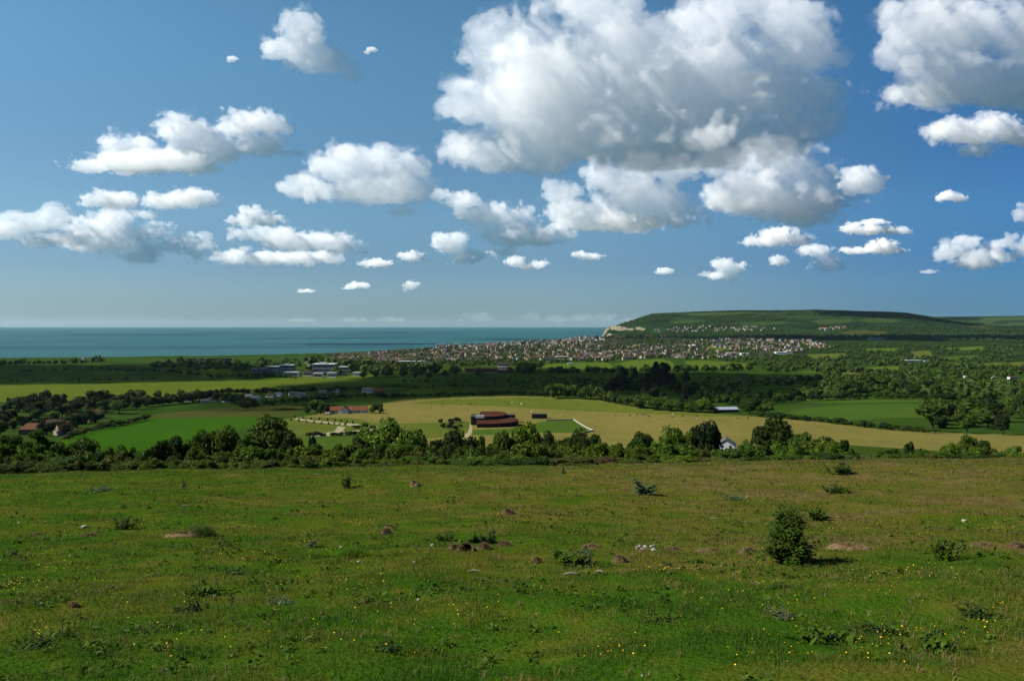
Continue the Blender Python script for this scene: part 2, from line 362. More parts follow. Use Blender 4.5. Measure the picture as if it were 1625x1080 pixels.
# sea
def sea_mat():
    m, n, l, b = nmat('sea_water', 0.55, 0.1)
    g = n.new('ShaderNodeNewGeometry'); t = n.new('ShaderNodeTexNoise'); t.inputs['Scale'].default_value = 0.0012; t.inputs['Detail'].default_value = 6
    mp = n.new('ShaderNodeMapping'); mp.inputs['Scale'].default_value = (.35, 1, 1); l.new(g.outputs['Position'], mp.inputs[0]); l.new(mp.outputs[0], t.inputs['Vector'])
    r = ramp(n, [(.3, (.005, .048, .051)), (.7, (.012, .062, .062))]); l.new(t.outputs['Fac'], r.inputs[0]); l.new(r.outputs[0], b.inputs['Base Color'])
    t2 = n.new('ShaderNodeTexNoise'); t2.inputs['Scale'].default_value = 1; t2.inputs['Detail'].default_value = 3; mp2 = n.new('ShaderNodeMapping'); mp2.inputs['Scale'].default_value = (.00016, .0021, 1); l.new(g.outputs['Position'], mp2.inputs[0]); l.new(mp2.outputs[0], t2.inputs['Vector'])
    r2_ = ramp(n, [(.36, (.55, .62, .74)), (.47, (1, 1, 1)), (.6, (1, 1, .96)), (.7, (1.0, 1.06, 1.04))]); l.new(t2.outputs['Fac'], r2_.inputs[0])  # cloud-shadow streaks over the sea, painted into the water colour
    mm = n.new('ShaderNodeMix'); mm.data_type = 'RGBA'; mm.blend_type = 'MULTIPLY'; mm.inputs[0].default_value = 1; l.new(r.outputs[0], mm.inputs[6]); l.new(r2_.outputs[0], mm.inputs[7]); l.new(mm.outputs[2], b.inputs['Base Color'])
    w = n.new('ShaderNodeTexNoise'); w.inputs['Scale'].default_value = 0.08; w.inputs['Detail'].default_value = 5; l.new(g.outputs['Position'], w.inputs['Vector'])
    bp = n.new('ShaderNodeBump'); bp.inputs['Distance'].default_value = 2.5; bp.inputs['Strength'].default_value = .8
    l.new(w.outputs['Fac'], bp.inputs['Height']); l.new(bp.outputs[0], b.inputs['Normal'])
    return m
S = 42000
sv = [(-S * 1.3, 2300, 0), (S * 1.3, 2300, 0), (S * 1.3, S, 0), (-S * 1.3, S, 0)]
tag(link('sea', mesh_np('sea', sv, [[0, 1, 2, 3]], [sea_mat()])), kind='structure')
# ground behind and beside, out to the horizon
gv = [(-S, -3000, -12), (S, -3000, -12), (S, S, -12), (-S, S, -12)]
tag(link('ground', mesh_np('ground', gv, [[0, 1, 2, 3]], [MATS['valley_grassland']])), kind='structure')
# ------------------------------------------------------------------ the near meadow: turf, grass, flowers
def meadow_nodes(n, l, stops, extra=None):
    """sward colour by place: greener hollows to the left and near, sorrel and dry grass further off"""
    g = n.new('ShaderNodeNewGeometry')
    def noise(s, d=5, st=(1, 1, 1)):
        mp = n.new('ShaderNodeMapping'); mp.inputs['Scale'].default_value = st; l.new(g.outputs['Position'], mp.inputs[0])
        t = n.new('ShaderNodeTexNoise'); t.inputs['Scale'].default_value = s; t.inputs['Detail'].default_value = d; t.inputs['Roughness'].default_value = .62; l.new(mp.outputs[0], t.inputs[0]); return t.outputs['Fac']
    def math_(op, a, b):
        m = n.new('ShaderNodeMath'); m.operation = op
        for i, v in enumerate((a, b)):
            if isinstance(v, (int, float)): m.inputs[i].default_value = v
            else: l.new(v, m.inputs[i])
        return m.outputs[0]
    sp = n.new('ShaderNodeSeparateXYZ'); l.new(g.outputs['Position'], sp.inputs[0])
    bx = n.new('ShaderNodeMapRange'); bx.inputs[1].default_value = -14; bx.inputs[2].default_value = 10; bx.inputs[3].default_value = -.09; bx.inputs[4].default_value = .05; l.new(sp.outputs[0], bx.inputs[0])
    by = n.new('ShaderNodeMapRange'); by.inputs[1].default_value = 8; by.inputs[2].default_value = 34; by.inputs[3].default_value = -.045; by.inputs[4].default_value = .06; l.new(sp.outputs[1], by.inputs[0])
    v = math_('ADD', math_('MULTIPLY', noise(.24, 5, (1, 1.5, 1)), .62), math_('MULTIPLY', noise(1.7, 4), .38))
    v = math_('ADD', v, math_('ADD', bx.outputs[0], by.outputs[0]))
    if extra is not None: v = math_('ADD', v, extra(g, math_))
    r = ramp(n, stops); l.new(v, r.inputs[0]); return r.outputs[0], g
SWARD = [(.28, (.015, .050, .003)), (.40, (.031, .074, .005)), (.49, (.053, .078, .007)), (.57, (.078, .080, .011)), (.66, (.102, .084, .025)), (.79, (.116, .070, .038))]
def meadow_mat():
    m, n, l, b = nmat('meadow_turf', 1.0, 0.0)
    c, g = meadow_nodes(n, l, [(p, tuple(v * .62 for v in col)) for p, col in SWARD])
    l.new(c, b.inputs['Base Color'])
    t = n.new('ShaderNodeTexNoise'); t.inputs['Scale'].default_value = 14; t.inputs['Detail'].default_value = 5; l.new(g.outputs['Position'], t.inputs[0])
    bp = n.new('ShaderNodeBump'); bp.inputs['Distance'].default_value = .06; bp.inputs['Strength'].default_value = .9; l.new(t.outputs['Fac'], bp.inputs['Height']); l.new(bp.outputs[0], b.inputs['Normal'])
    return m
def build_meadow():
    ys = [2.2]
    while ys[-1] < 60: ys.append(ys[-1] + max(.05, ys[-1] * .004))
    ys = np.array(ys); us = np.linspace(-1, 1, 420)
    Y, U = np.meshgrid(ys, us, indexing='ij'); X = U * (Y * .85 + 4)
    Z = height(X, Y)
    ny, nx = X.shape; idx = np.arange(ny * nx).reshape(ny, nx)
    q = np.stack([idx[:-1, :-1], idx[:-1, 1:], idx[1:, 1:], idx[1:, :-1]], -1).reshape(-1, 4)
    return link('meadow', mesh_np('meadow', np.stack([X.ravel(), Y.ravel(), Z.ravel()], 1), q, [meadow_mat()], smooth=True))
meadow = build_meadow(); tag(meadow, kind='structure')
def blade_mat():
    m = bpy.data.materials.new('grass_blades'); m.use_nodes = True; n = m.node_tree.nodes; l = m.node_tree.links; b = n['Principled BSDF']
    def extra(g, mt):
        return mt('MULTIPLY', mt('SUBTRACT', g.outputs['Random Per Island'], .5), .34)
    c, g = meadow_nodes(n, l, SWARD, extra)
    hs = n.new('ShaderNodeHueSaturation'); l.new(c, hs.inputs['Color'])
    mr = n.new('ShaderNodeMapRange'); mr.inputs[3].default_value = .62; mr.inputs[4].default_value = 1.45
    fr = n.new('ShaderNodeMath'); fr.operation = 'FRACT'; mu = n.new('ShaderNodeMath'); mu.operation = 'MULTIPLY'; mu.inputs[1].default_value = 37.7
    l.new(g.outputs['Random Per Island'], mu.inputs[0]); l.new(mu.outputs[0], fr.inputs[0]); l.new(fr.outputs[0], mr.inputs[0]); l.new(mr.outputs[0], hs.inputs['Value'])
    l.new(hs.outputs[0], b.inputs['Base Color']); b.inputs['Roughness'].default_value = .6; b.inputs['Specular IOR Level'].default_value = .12
    tr = n.new('ShaderNodeBsdfTranslucent'); l.new(hs.outputs[0], tr.inputs[0]); mx = n.new('ShaderNodeMixShader'); mx.inputs[0].default_value = .4
    l.new(b.outputs[0], mx.inputs[1]); l.new(tr.outputs[0], mx.inputs[2]); l.new(mx.outputs[0], n['Material Output'].inputs[0])
    return m
BLADE = blade_mat()
def blades(P, H, W, lean, r):
    """tapering blades rooted at P: two quads each, bent over"""
    n = len(P); a = r.uniform(0, 2 * math.pi, n); d = np.stack([np.cos(a), np.sin(a), np.zeros(n)], 1)
    a2 = r.uniform(0, 2 * math.pi, n); s = np.stack([np.cos(a2), np.sin(a2), np.zeros(n)], 1) * (W / 2)[:, None]
    H = H[:, None]; ln = lean[:, None]
    m = P + d * H * ln * .35 + np.array([0, 0, 1]) * H * .62; t = P + d * H * ln + np.array([0, 0, 1]) * H * np.sqrt(np.clip(1 - ln * .5, .1, 1))
    V = np.stack([P - s, P + s, m + s * .8, m - s * .8, t + s * .15, t - s * .15], 1).reshape(-1, 3)
    i = np.arange(n)[:, None] * 6
    return V, np.concatenate([i + [0, 1, 2, 3], i + [3, 2, 4, 5]], 0)
def build_grass():
    r = np.random.default_rng(3); Vs = []; Fs = []; n0 = 0
    for y0, y1, dens, hk, wk in ((4.2, 9, 1500, 1, 1), (9, 14, 950, 1.0, 1.25), (14, 22, 420, 1.1, 1.7), (22, 34, 170, 1.25, 2.6), (34, 56, 70, 1.5, 4.2)):
        area = 0.5 * (y1 - y0) * ((y0 + y1) * 1.46 + 14); n = int(area * dens)
        y = np.sqrt(r.uniform(y0 ** 2, y1 ** 2, n)); x = r.uniform(-1, 1, n) * (y * .73 + 5)
        cl = fbm(x / .45, y / .45, 0, 2, 81); big = fbm(x / 2.6, y / 2.6, 1.5, 3, 82)
        keep = cl + .6 * r.normal(size=n) > -.35
        x, y, cl, big = x[keep], y[keep], cl[keep], big[keep]; n = len(x)
        P = np.stack([x, y, height(x, y) - .006], 1)
        H = (.030 + .030 * np.clip(.5 + cl, 0, 1.4) + .038 * np.clip(big, 0, 1) ** 1.3) * r.uniform(.6, 1.5, n) * hk
        tall = r.random(n) < .006; H[tall] *= 2.6
        v, f = blades(P, H, .0052 * wk * r.uniform(.7, 1.4, n) * np.where(tall, .6, 1), r.uniform(.1, 1.1, n), r)
        Vs.append(v); Fs.append(f + n0); n0 += len(v)
    V = np.concatenate(Vs); F = np.concatenate(Fs); print('blades', len(F) // 2)
    tag(link('grass', mesh_np('grass', V, F, [BLADE])), kind='stuff')
build_grass()
# ------------------------------------------------------------------ plant building blocks
class Geo:
    def __init__(s): s.v = []; s.f = []; s.m = []; s.n = 0
    def add(s, v, f, m=0):
        v = np.asarray(v, float); f = np.asarray(f, int)
        if f.shape[1] == 3: f = np.concatenate([f, f[:, 2:3]], 1)
        s.v.append(v); s.f.append(f + s.n); s.m.append(np.full(len(f), m)); s.n += len(v); return s
    def data(s): return np.concatenate(s.v), np.concatenate(s.f), np.concatenate(s.m)
    def mesh(s, name, mats, smooth=False):
        v, f, m = s.data()
        if (f[:, 2] == f[:, 3]).any():                       # a mix of triangles and quads
            me = bpy.data.meshes.new(name)
            me.from_pydata(v.tolist(), [], [list(q[:3]) if q[2] == q[3] else list(q) for q in f.tolist()])
            for mm in mats: me.materials.append(mm)
            me.polygons.foreach_set('material_index', m.astype(np.int32)); me.polygons.foreach_set('use_smooth', np.full(len(f), smooth))
            return me
        return mesh_np(name, v, f, mats, m, smooth)
def tube(P, rad, n=6):
    P = np.asarray(P, float); k = len(P); V = []
    for i in range(k):
        t = P[min(i + 1, k - 1)] - P[max(i - 1, 0)]; t = t / (np.linalg.norm(t) + 1e-9)
        a = np.cross(t, [0.31, 0.9, 0.2]); a /= np.linalg.norm(a) + 1e-9; b = np.cross(t, a)
        for j in range(n):
            w = 2 * math.pi * j / n; V.append(P[i] + rad[i] * (a * math.cos(w) + b * math.sin(w)))
    F = [[i * n + j, i * n + (j + 1) % n, (i + 1) * n + (j + 1) % n, (i + 1) * n + j] for i in range(k - 1) for j in range(n)]
    return np.array(V), np.array(F)
_ico = bmesh.new(); bmesh.ops.create_icosphere(_ico, subdivisions=1, radius=1)
ICO_V = np.array([v.co[:] for v in _ico.verts]); ICO_F = np.array([[v.index for v in f.verts] for f in _ico.faces]); _ico.free()
def leaves(pos, nrm, size, r, asp=0.6):
    """one bent-free diamond per leaf spray"""
    n = len(pos); nrm = nrm / (np.linalg.norm(nrm, axis=1, keepdims=True) + 1e-9)
    a = np.cross(nrm, r.normal(size=(n, 3))); a /= np.linalg.norm(a, axis=1, keepdims=True) + 1e-9; b = np.cross(nrm, a)
    s = size[:, None]
    V = np.stack([pos - a * s, pos - b * s * asp + a * s * .15, pos + a * s, pos + b * s * asp + a * s * .15], 1).reshape(-1, 3)
    return V, np.arange(4 * n).reshape(n, 4)
def crown(seed, W, D, H, z0, lobes, count, leaf, lobe_r=(.34, .5), form='round', core=True, jit=.75):
    """leaf sprays over a heap of uneven lobes; W, D, H are the crown's size, z0 its underside"""
    r = np.random.default_rng(seed); g = Geo(); C = []; Rr = []
    for i in range(lobes):
        for _ in range(30):
            p = r.uniform(-1, 1, 3)
            if np.linalg.norm(p) < 1: break
        if form == 'cone': t_ = (i + .5) / lobes; k = (1 - t_) * .8; a_ = i * 2.4; p = np.array([math.cos(a_) * k, math.sin(a_) * k, 2 * t_ - 1])
        if form == 'dome': p[2] = abs(p[2]) * 1.5 - .75
        rr = r.uniform(*lobe_r) * ((1.35 - .75 * (p[2] * .5 + .5)) if form == 'cone' else 1)
        C.append(p * np.array([W / 2, D / 2, H / 2]) * (1 - rr * .8) + [0, 0, z0 + H / 2]); Rr.append(rr)
    C = np.array(C); Rr = np.array(Rr); sc = np.array([W, D, H]) / 2; sc = sc * .5 + sc.min() * .5
    if form == 'cone': sc = np.array([W, D, min(H, W * 1.1)]) / 2
    per = max(4, int(count / lobes))
    for c, rr in zip(C, Rr):
        d = r.normal(size=(per, 3)); d /= np.linalg.norm(d, axis=1, keepdims=True)
        d[:, 2] = np.where(d[:, 2] < -.5, -d[:, 2], d[:, 2])
        rad = rr * r.uniform(.72, 1.14, per) ** .7
        P = c + d * rad[:, None] * sc
        q = np.min(np.linalg.norm((P[:, None, :] - C[None]) / sc, axis=2) / Rr[None], axis=1)
        keep = q > .66
        P, d = P[keep], d[keep]
        if not len(P): continue
        v, f = leaves(P, d + r.normal(size=d.shape) * jit, leaf * r.uniform(.55, 1.35, len(P)), r)
        g.add(v, f)
        if core:
            g.add(c + ICO_V * sc * rr * .70 * r.uniform(.85, 1.15, (len(ICO_V), 1)), ICO_F)
    return g, C
def trunk(seed, H, r0, tips, lean=.04, n=6):
    r = np.random.default_rng(seed); g = Geo()
    k = 6; P = np.stack([np.cumsum(r.normal(0, lean * H / k, k)), np.cumsum(r.normal(0, lean * H / k, k)), np.linspace(-.25, H, k)], 1); P[0, :2] = 0
    g.add(*tube(P, np.linspace(r0, r0 * .45, k), n))
    for t in tips:
        i = r.integers(2, k); s = P[i]; m = (s + t) / 2 + r.normal(0, .06, 3) * np.linalg.norm(t - s)
        g.add(*tube([s, m, t], [r0 * .42, r0 * .28, r0 * .10], 5))
    return g
def leaf_mat(name, var=.35, rough=.55, trans=.35, tscale=.5):
    """leaf colour comes from the object's own colour, varied by spray and by plant"""
    m = bpy.data.materials.new(name); m.use_nodes = True; n = m.node_tree.nodes; l = m.node_tree.links; b = n['Principled BSDF']
    oi = n.new('ShaderNodeObjectInfo'); g = n.new('ShaderNodeNewGeometry')
    t = n.new('ShaderNodeTexNoise'); t.inputs['Scale'].default_value = tscale; t.inputs['Detail'].default_value = 3; l.new(g.outputs['Position'], t.inputs['Vector'])
    ad = n.new('ShaderNodeMath'); ad.operation = 'MULTIPLY_ADD'; l.new(g.outputs['Random Per Island'], ad.inputs[0]); ad.inputs[1].default_value = .5; l.new(t.outputs['Fac'], ad.inputs[2])
    hs = n.new('ShaderNodeHueSaturation'); l.new(oi.outputs['Color'], hs.inputs['Color'])
    mr = n.new('ShaderNodeMapRange'); mr.inputs[1].default_value = .25; mr.inputs[2].default_value = 1.2; mr.inputs[3].default_value = 1 - var; mr.inputs[4].default_value = 1 + var * 1.3
    l.new(ad.outputs[0], mr.inputs[0]); l.new(mr.outputs[0], hs.inputs['Value'])
    mh = n.new('ShaderNodeMapRange'); mh.inputs[3].default_value = .507; mh.inputs[4].default_value = .472; l.new(g.outputs['Random Per Island'], mh.inputs[0]); l.new(mh.outputs[0], hs.inputs['Hue'])
    l.new(hs.outputs[0], b.inputs['Base Color']); b.inputs['Roughness'].default_value = rough; b.inputs['Specular IOR Level'].default_value = .06
    tr = n.new('ShaderNodeBsdfTranslucent'); l.new(hs.outputs[0], tr.inputs[0]); mx = n.new('ShaderNodeMixShader'); mx.inputs[0].default_value = trans
    l.new(b.outputs[0], mx.inputs[1]); l.new(tr.outputs[0], mx.inputs[2]); l.new(mx.outputs[0], n['Material Output'].inputs[0])
    return m
LEAF = leaf_mat('foliage'); BARK = plain('bark', (.055, .042, .03), .95, .1, var=.35, scale=4)
GREEN = dict(mid=(.040, .082, .010), light=(.054, .105, .010), bright=(.068, .126, .011), dark=(.022, .046, .007), deep=(.014, .031, .007), pine=(.011, .026, .009), olive=(.06, .075, .014), russet=(.075, .055, .02), pale=(.085, .11, .04))
def jitter(c, k=.12):
    a = rnd.uniform(-k, k); return tuple(max(0, v * DIM * 1.12 * (1 + a + rnd.uniform(-k, k) * .6)) for v in c) + (1,)

# prototypes: meshes of unit height (1 m tall), scaled when planted
PROTO = {}
def proto(kind, variants, make):
    PROTO[kind] = [make(i) for i in range(variants)]
def make_tree_proto(seed, W, z0, lobes, count, leaf, form='round', r0=.022, lobe_r=(.34, .5), D=None):
    cg, C = crown(seed, W, D or W, 1 - z0, z0, lobes, count, leaf, lobe_r, form)
    tg = trunk(seed, .55 if form != 'cone' else .95, r0, C[:: max(1, len(C) // 7)] * np.array([.8, .8, .95]))
    return cg.mesh('crown', [LEAF]), tg.mesh('trunk', [BARK], True)
proto('broad', 5, lambda i: make_tree_proto(100 + i, [.95, 1.1, .85, 1.25, 1.0][i], [.12, .1, .14, .16, .08][i], [30, 38, 28, 44, 34][i], 9000, .026, lobe_r=(.24, .42)))
proto('open', 2, lambda i: make_tree_proto(140 + i, 1.7, .28, 26, 5200, .030, r0=.03, lobe_r=(.16, .30)))
proto('tall', 3, lambda i: make_tree_proto(150 + i, [.55, .62, .5][i], .1, 26, 6500, .022, lobe_r=(.3, .45)))
proto('conifer', 2, lambda i: make_tree_proto(160 + i, [.5, .6][i], .05, 40, 7000, .020, 'cone', lobe_r=(.22, .36)))
proto('bush', 5, lambda i: make_tree_proto(170 + i, [1.5, 1.9, 1.3, 2.2, 1.7][i], .0, [26, 34, 22, 40, 30][i], 5200, .040, 'dome', .02, lobe_r=(.2, .4)))
# smaller in the picture: crown and stem in one mesh of two materials
def make_far_proto(seed, W, z0, lobes, count, leaf, form='round'):
    cg, C = crown(seed, W, W, 1 - z0, z0, lobes, count, leaf, (.3, .48), form)
    g = cg; tv, tf = tube([[0, 0, -.05], [0, 0, .2], [0, 0, .5]], [.03, .024, .012], 5); g.add(tv, tf, 1)
    return g.mesh('tree', [LEAF, BARK])
PROTO['far_broad'] = [make_far_proto(200 + i, [.95, 1.15, .8, 1.3, 1.05][i], [.08, .06, .1, .08, .05][i], 18, 1300, .055) for i in range(5)]
PROTO['far_tall'] = [make_far_proto(210 + i, [.5, .6][i], .06, 14, 1000, .05) for i in range(2)]
PROTO['far_conifer'] = [make_far_proto(215 + i, .5, .03, 16, 1000, .05, 'cone') for i in range(2)]
PROTO['far_bush'] = [make_far_proto(220 + i, [1.6, 2.0, 1.4][i], 0, 14, 900, .08, 'dome') for i in range(3)]
_pc = {}
def plant(kind, base, height_m, width_m, label, group=None, color='mid', name='tree', cat='tree', parts=True, rz=None, var=None):
    """a whole tree or bush: Empty at its foot with trunk and crown, or one mesh where it is tiny in the picture"""
    ms = PROTO[kind]; i = var if var is not None else rnd.randrange(len(ms)); m = ms[i % len(ms)]
    key = m[0].name if isinstance(m, tuple) else m.name
    if key not in _pc:
        mm = m[0] if isinstance(m, tuple) else m
        co = np.empty(len(mm.vertices) * 3, np.float32); mm.vertices.foreach_get('co', co); co = co.reshape(-1, 3)
        _pc[key] = (np.percentile(co[:, 0], 99.3) - np.percentile(co[:, 0], .7), np.percentile(co[:, 2], 99.8))
    w0, h0 = _pc[key]; sz = height_m / h0; sx = width_m / w0
    rz = rnd.uniform(0, 6.28) if rz is None else rz; c = jitter(GREEN[color])
    if isinstance(m, tuple):
        e = link(name, None, loc=base, rz=rz, scale=(sx, sx, sz))
        k = link('crown', m[0], e); k.color = c
        link('trunk', m[1], e)
    else:
        e = link(name, m, loc=base, rz=rz, scale=(sx, sx, sz)); e.color = c
    return tag(e, label, cat, group)
def plant_px(kind, px, top, dist, wpx, label, group=None, color='mid', name='tree', cat='tree', **k):
    """stands dist metres ahead on the land, reaching up to picture row top"""
    x = ray(px, 700)[0] * dist; z = hz(x, dist); t = at(px, top, dist)[2]
    return plant(kind, (x, dist, z - .05), max(.4, t - z), wpx * dist / FPX, label, group, color, name, cat, **k)
def plant_ground(kind, px, base, hpx, wpx, label, group=None, color='mid', name='tree', cat='tree', **k):
    p = ground(px, base); s = p[1] / FPX
    return plant(kind, (p[0], p[1], p[2] - .1), hpx * s, wpx * s, label, group, color, name, cat, **k)
# ------------------------------------------------------------------ the belt of trees and scrub below the meadow
G_F = 'trees in the belt below the meadow'
FRONT = [  # kind, px, top row, distance, width px, colour, label
 ('open', 36, 687, 88, 100, 'mid', 'spreading open tree with visible dark limbs at the far left of the near tree belt'),
 ('broad', 128, 694, 92, 66, 'mid', 'rounded leafy tree in front of the bright green field left corner'),
 ('broad', 170, 709, 84, 34, 'light', 'low tree right of the rounded one below the bright green field'),
 ('bush', 208, 720, 78, 36, 'mid', 'low bushy tree under the middle of the bright green field'),
 ('tall', 250, 700, 92, 22, 'dark', 'narrow dark tree at the right end of the bright green field'),
 ('broad', 274, 692, 95, 54, 'deep', 'dark bushy tree at the right corner of the bright green field'),
 ('broad', 318, 682, 98, 50, 'mid', 'mid green tree left of the pale green one in the near belt'),
 ('broad', 357, 675, 102, 62, 'light', 'pale green loose tree left of the tallest left hand tree'),
 ('broad', 386, 690, 92, 36, 'mid', 'small tree tucked against the left side of the tallest left hand tree'),
 ('broad', 436, 659, 96, 92, 'mid', 'tallest tree of the left half, broad and leaning, shaded on its right'),
 ('broad', 462, 690, 88, 46, 'dark', 'dark lower tree against the right side of the tallest left hand tree'),
 ('broad', 500, 703, 90, 34, 'mid', 'short tree below the end of the gravel track'),
 ('tall', 497, 690, 104, 14, 'deep', 'slim dark tree top poking up below the gravel track'),
 ('broad', 533, 704, 88, 44, 'light', 'yellow green short tree below the gravel track fork'),
 ('broad', 572, 693, 96, 42, 'dark', 'dark round tree left of the big bright tree'),
 ('broad', 619, 664, 98, 92, 'bright', 'big bright green tree left of the curved museum, lit on its left'),
 ('broad', 660, 690, 90, 50, 'mid', 'mid green tree against the right flank of the big bright tree'),
 ('broad', 718, 680, 96, 74, 'deep', 'big dark round tree in front of the museum lawn'),
 ('broad', 765, 690, 104, 36, 'light', 'pale small tree between the big dark tree and the museum'),
 ('broad', 800, 682, 100, 44, 'mid', 'tree below the left part of the curved museum'),
 ('broad', 834, 670, 102, 64, 'bright', 'bright tree right below the curved museum end'),
 ('broad', 872, 684, 96, 44, 'deep', 'dark tree between the bright museum tree and the round dark one'),
 ('broad', 922, 682, 96, 66, 'dark', 'round dark tree below the corner of the walled lawn'),
 ('broad', 1016, 685, 104, 52, 'dark', 'small dark tree alone in front of the dry field centre'),
 ('broad', 1072, 676, 108, 62, 'light', 'light green tree left of the two very dark trees'),
 ('broad', 1100, 674, 112, 36, 'pine', 'left and thinner of the two very dark trees beside the white house'),
 ('tall', 1123, 668, 108, 40, 'pine', 'right and broader of the two very dark trees beside the white house'),
 ('broad', 1186, 697, 100, 28, 'light', 'small light tree right of the white house'),
 ('broad', 1226, 661, 106, 74, 'dark', 'big round dark tree right of the white house'),
 ('broad', 1278, 685, 98, 54, 'mid', 'middle sized tree against the right of the big round dark tree'),
 ('broad', 1312, 692, 96, 50, 'dark', 'lower dark tree second right of the big round dark tree'),
 ('broad', 1336, 697, 92, 28, 'dark', 'last dark tree at the right end of the near clump'),
 ('tall', 1443, 700, 92, 20, 'dark', 'small pointed tree alone against the dry field at right'),
 ('bush', 1462, 712, 84, 34, 'mid', 'low bush right of the small pointed tree'),
 ('broad', 1508, 702, 94, 40, 'light', 'pale tree left of the tallest in the far right clump'),
 ('broad', 1538, 690, 98, 40, 'mid', 'tallest tree of the far right clump'),
 ('broad', 1563, 699, 95, 28, 'dark', 'dark tree right of the tallest in the far right clump'),
 ('bush', 1586, 712, 88, 30, 'mid', 'low bush at the right end of the far right clump'),
]
for kd, px, top, d, w, c, lb in FRONT:
    plant_px(kd, px, top, d, w, lb, G_F, c, 'tree' if kd != 'bush' else 'bush', 'tree' if kd != 'bush' else 'bush')
# scrub along the foot of the meadow: every bush is its own
_edge = lambda px: float(np.interp(px, [0, 200, 400, 800, 1200, 1400, 1625], [746, 744, 742, 739, 734, 729, 723]))
_adj = dict(mid='green', light='light green', bright='bright', dark='dark', deep='darkest', olive='olive', russet='reddish brown', pale='pale flowering')
_spots = [(0, 'left edge of the picture'), (110, 'rounded leafy tree'), (210, 'low bushy tree'), (320, 'mid green tree'), (430, 'tallest left hand tree'), (530, 'yellow green short tree'),
          (620, 'big bright tree'), (720, 'big dark round tree'), (830, 'bright museum tree'), (920, 'round dark tree'), (1010, 'small dark lone tree'), (1080, 'two very dark trees'), (1150, 'white house'), (1230, 'big round dark tree at right'), (1320, 'right end of the clump'), (1440, 'small pointed tree'), (1540, 'far right clump')]
r2 = random.Random(23); _used = {}
_ord = ['first', 'second', 'third', 'fourth', 'fifth', 'sixth', 'seventh', 'eighth', 'ninth', 'tenth', 'eleventh', 'twelfth', 'thirteenth', 'fourteenth', 'fifteenth', 'sixteenth', 'seventeenth', 'eighteenth', 'nineteenth', 'twentieth']
_scrub = []
px = -25
while px < 1650:
    sparse = px > 1345
    e = _edge(px)
    n = 1 if sparse and r2.random() < .6 else (3 if not sparse and px > 420 else 2)
    for k in range(n):
        d = r2.uniform(57, 62) if k == 0 else r2.uniform(64, 80)
        up = (r2.uniform(8, 18) if k == 0 else r2.uniform(18, 38)) * (.55 if sparse else 1.0)
        if 1130 < px < 1182: up = min(up, 23)
        c = r2.choice(['mid', 'mid', 'light', 'light', 'mid', 'dark', 'olive', 'bright'])
        if 880 < px < 990 and k == 0: c = 'russet' if r2.random() < .5 else 'olive'
        if 1340 < px < 1390: c = 'pale' if k == 0 else c
        if 950 < px < 1080 and k: c = r2.choice(['light', 'bright'])
        _scrub.append((px + r2.uniform(-8, 8), e - up, d, r2.uniform(34, 62) * (.75 if sparse else 1), c, k))
    px += r2.uniform(17, 27) if not sparse else r2.uniform(20, 32)
_scrub.sort()
for (px, top, d, w, c, k) in _scrub:
    sp = min(_spots, key=lambda s: abs(s[0] - px))[1]
    key = (c, k > 0, sp); _used[key] = _used.get(key, 0) + 1
    o_ = '' if _used[key] == 1 else _ord[_used[key] - 1] + ' '
    plant_px('bush', px, top, d, w, f"{o_}{_adj[c]} {'low scrub bush' if k == 0 else 'taller scrub bush'} at meadow edge by the {sp}", 'scrub bushes along the meadow edge', c, 'bush', 'bush')
# ------------------------------------------------------------------ bushes, weeds, mounds and stones standing in the meadow
WEED = leaf_mat('weed_leaf', .4, .6, .35, 6.0); STALK = plain('weed_stalk', (.07, .085, .035), .8, .1); DRYST = plain('dead_stalk', (.16, .11, .06), .9, .1)
WCOL = dict(green=(.045, .090, .006), bright=(.062, .125, .006), dark=(.026, .056, .006), grey=(.062, .098, .038), straw=(.20, .15, .065), olive=(.045, .075, .014))
def long_leaf(p, d, up, L, W, r, lobes=3):
    """a leaf that arches out along d: a midrib of points with ragged edges"""
    d = d / np.linalg.norm(d); s = np.array([-d[1], d[0], 0]); V = []; k = lobes * 2 + 1
    for i in range(k + 1):
        t = i / k; c = p + d * L * t * (1 - .15 * t) + np.array([0, 0, 1]) * L * (up * t - (up * .75 + .15) * t * t)
        w = W * math.sin(math.pi * (.12 + .88 * t) ** .8) * (1.25 if i % 2 else .6)
        V += [c - s * w + [0, 0, w * .35], c + s * w + [0, 0, w * .35]]
    return np.array(V), np.array([[2 * i, 2 * i + 1, 2 * i + 3, 2 * i + 2] for i in range(k)])
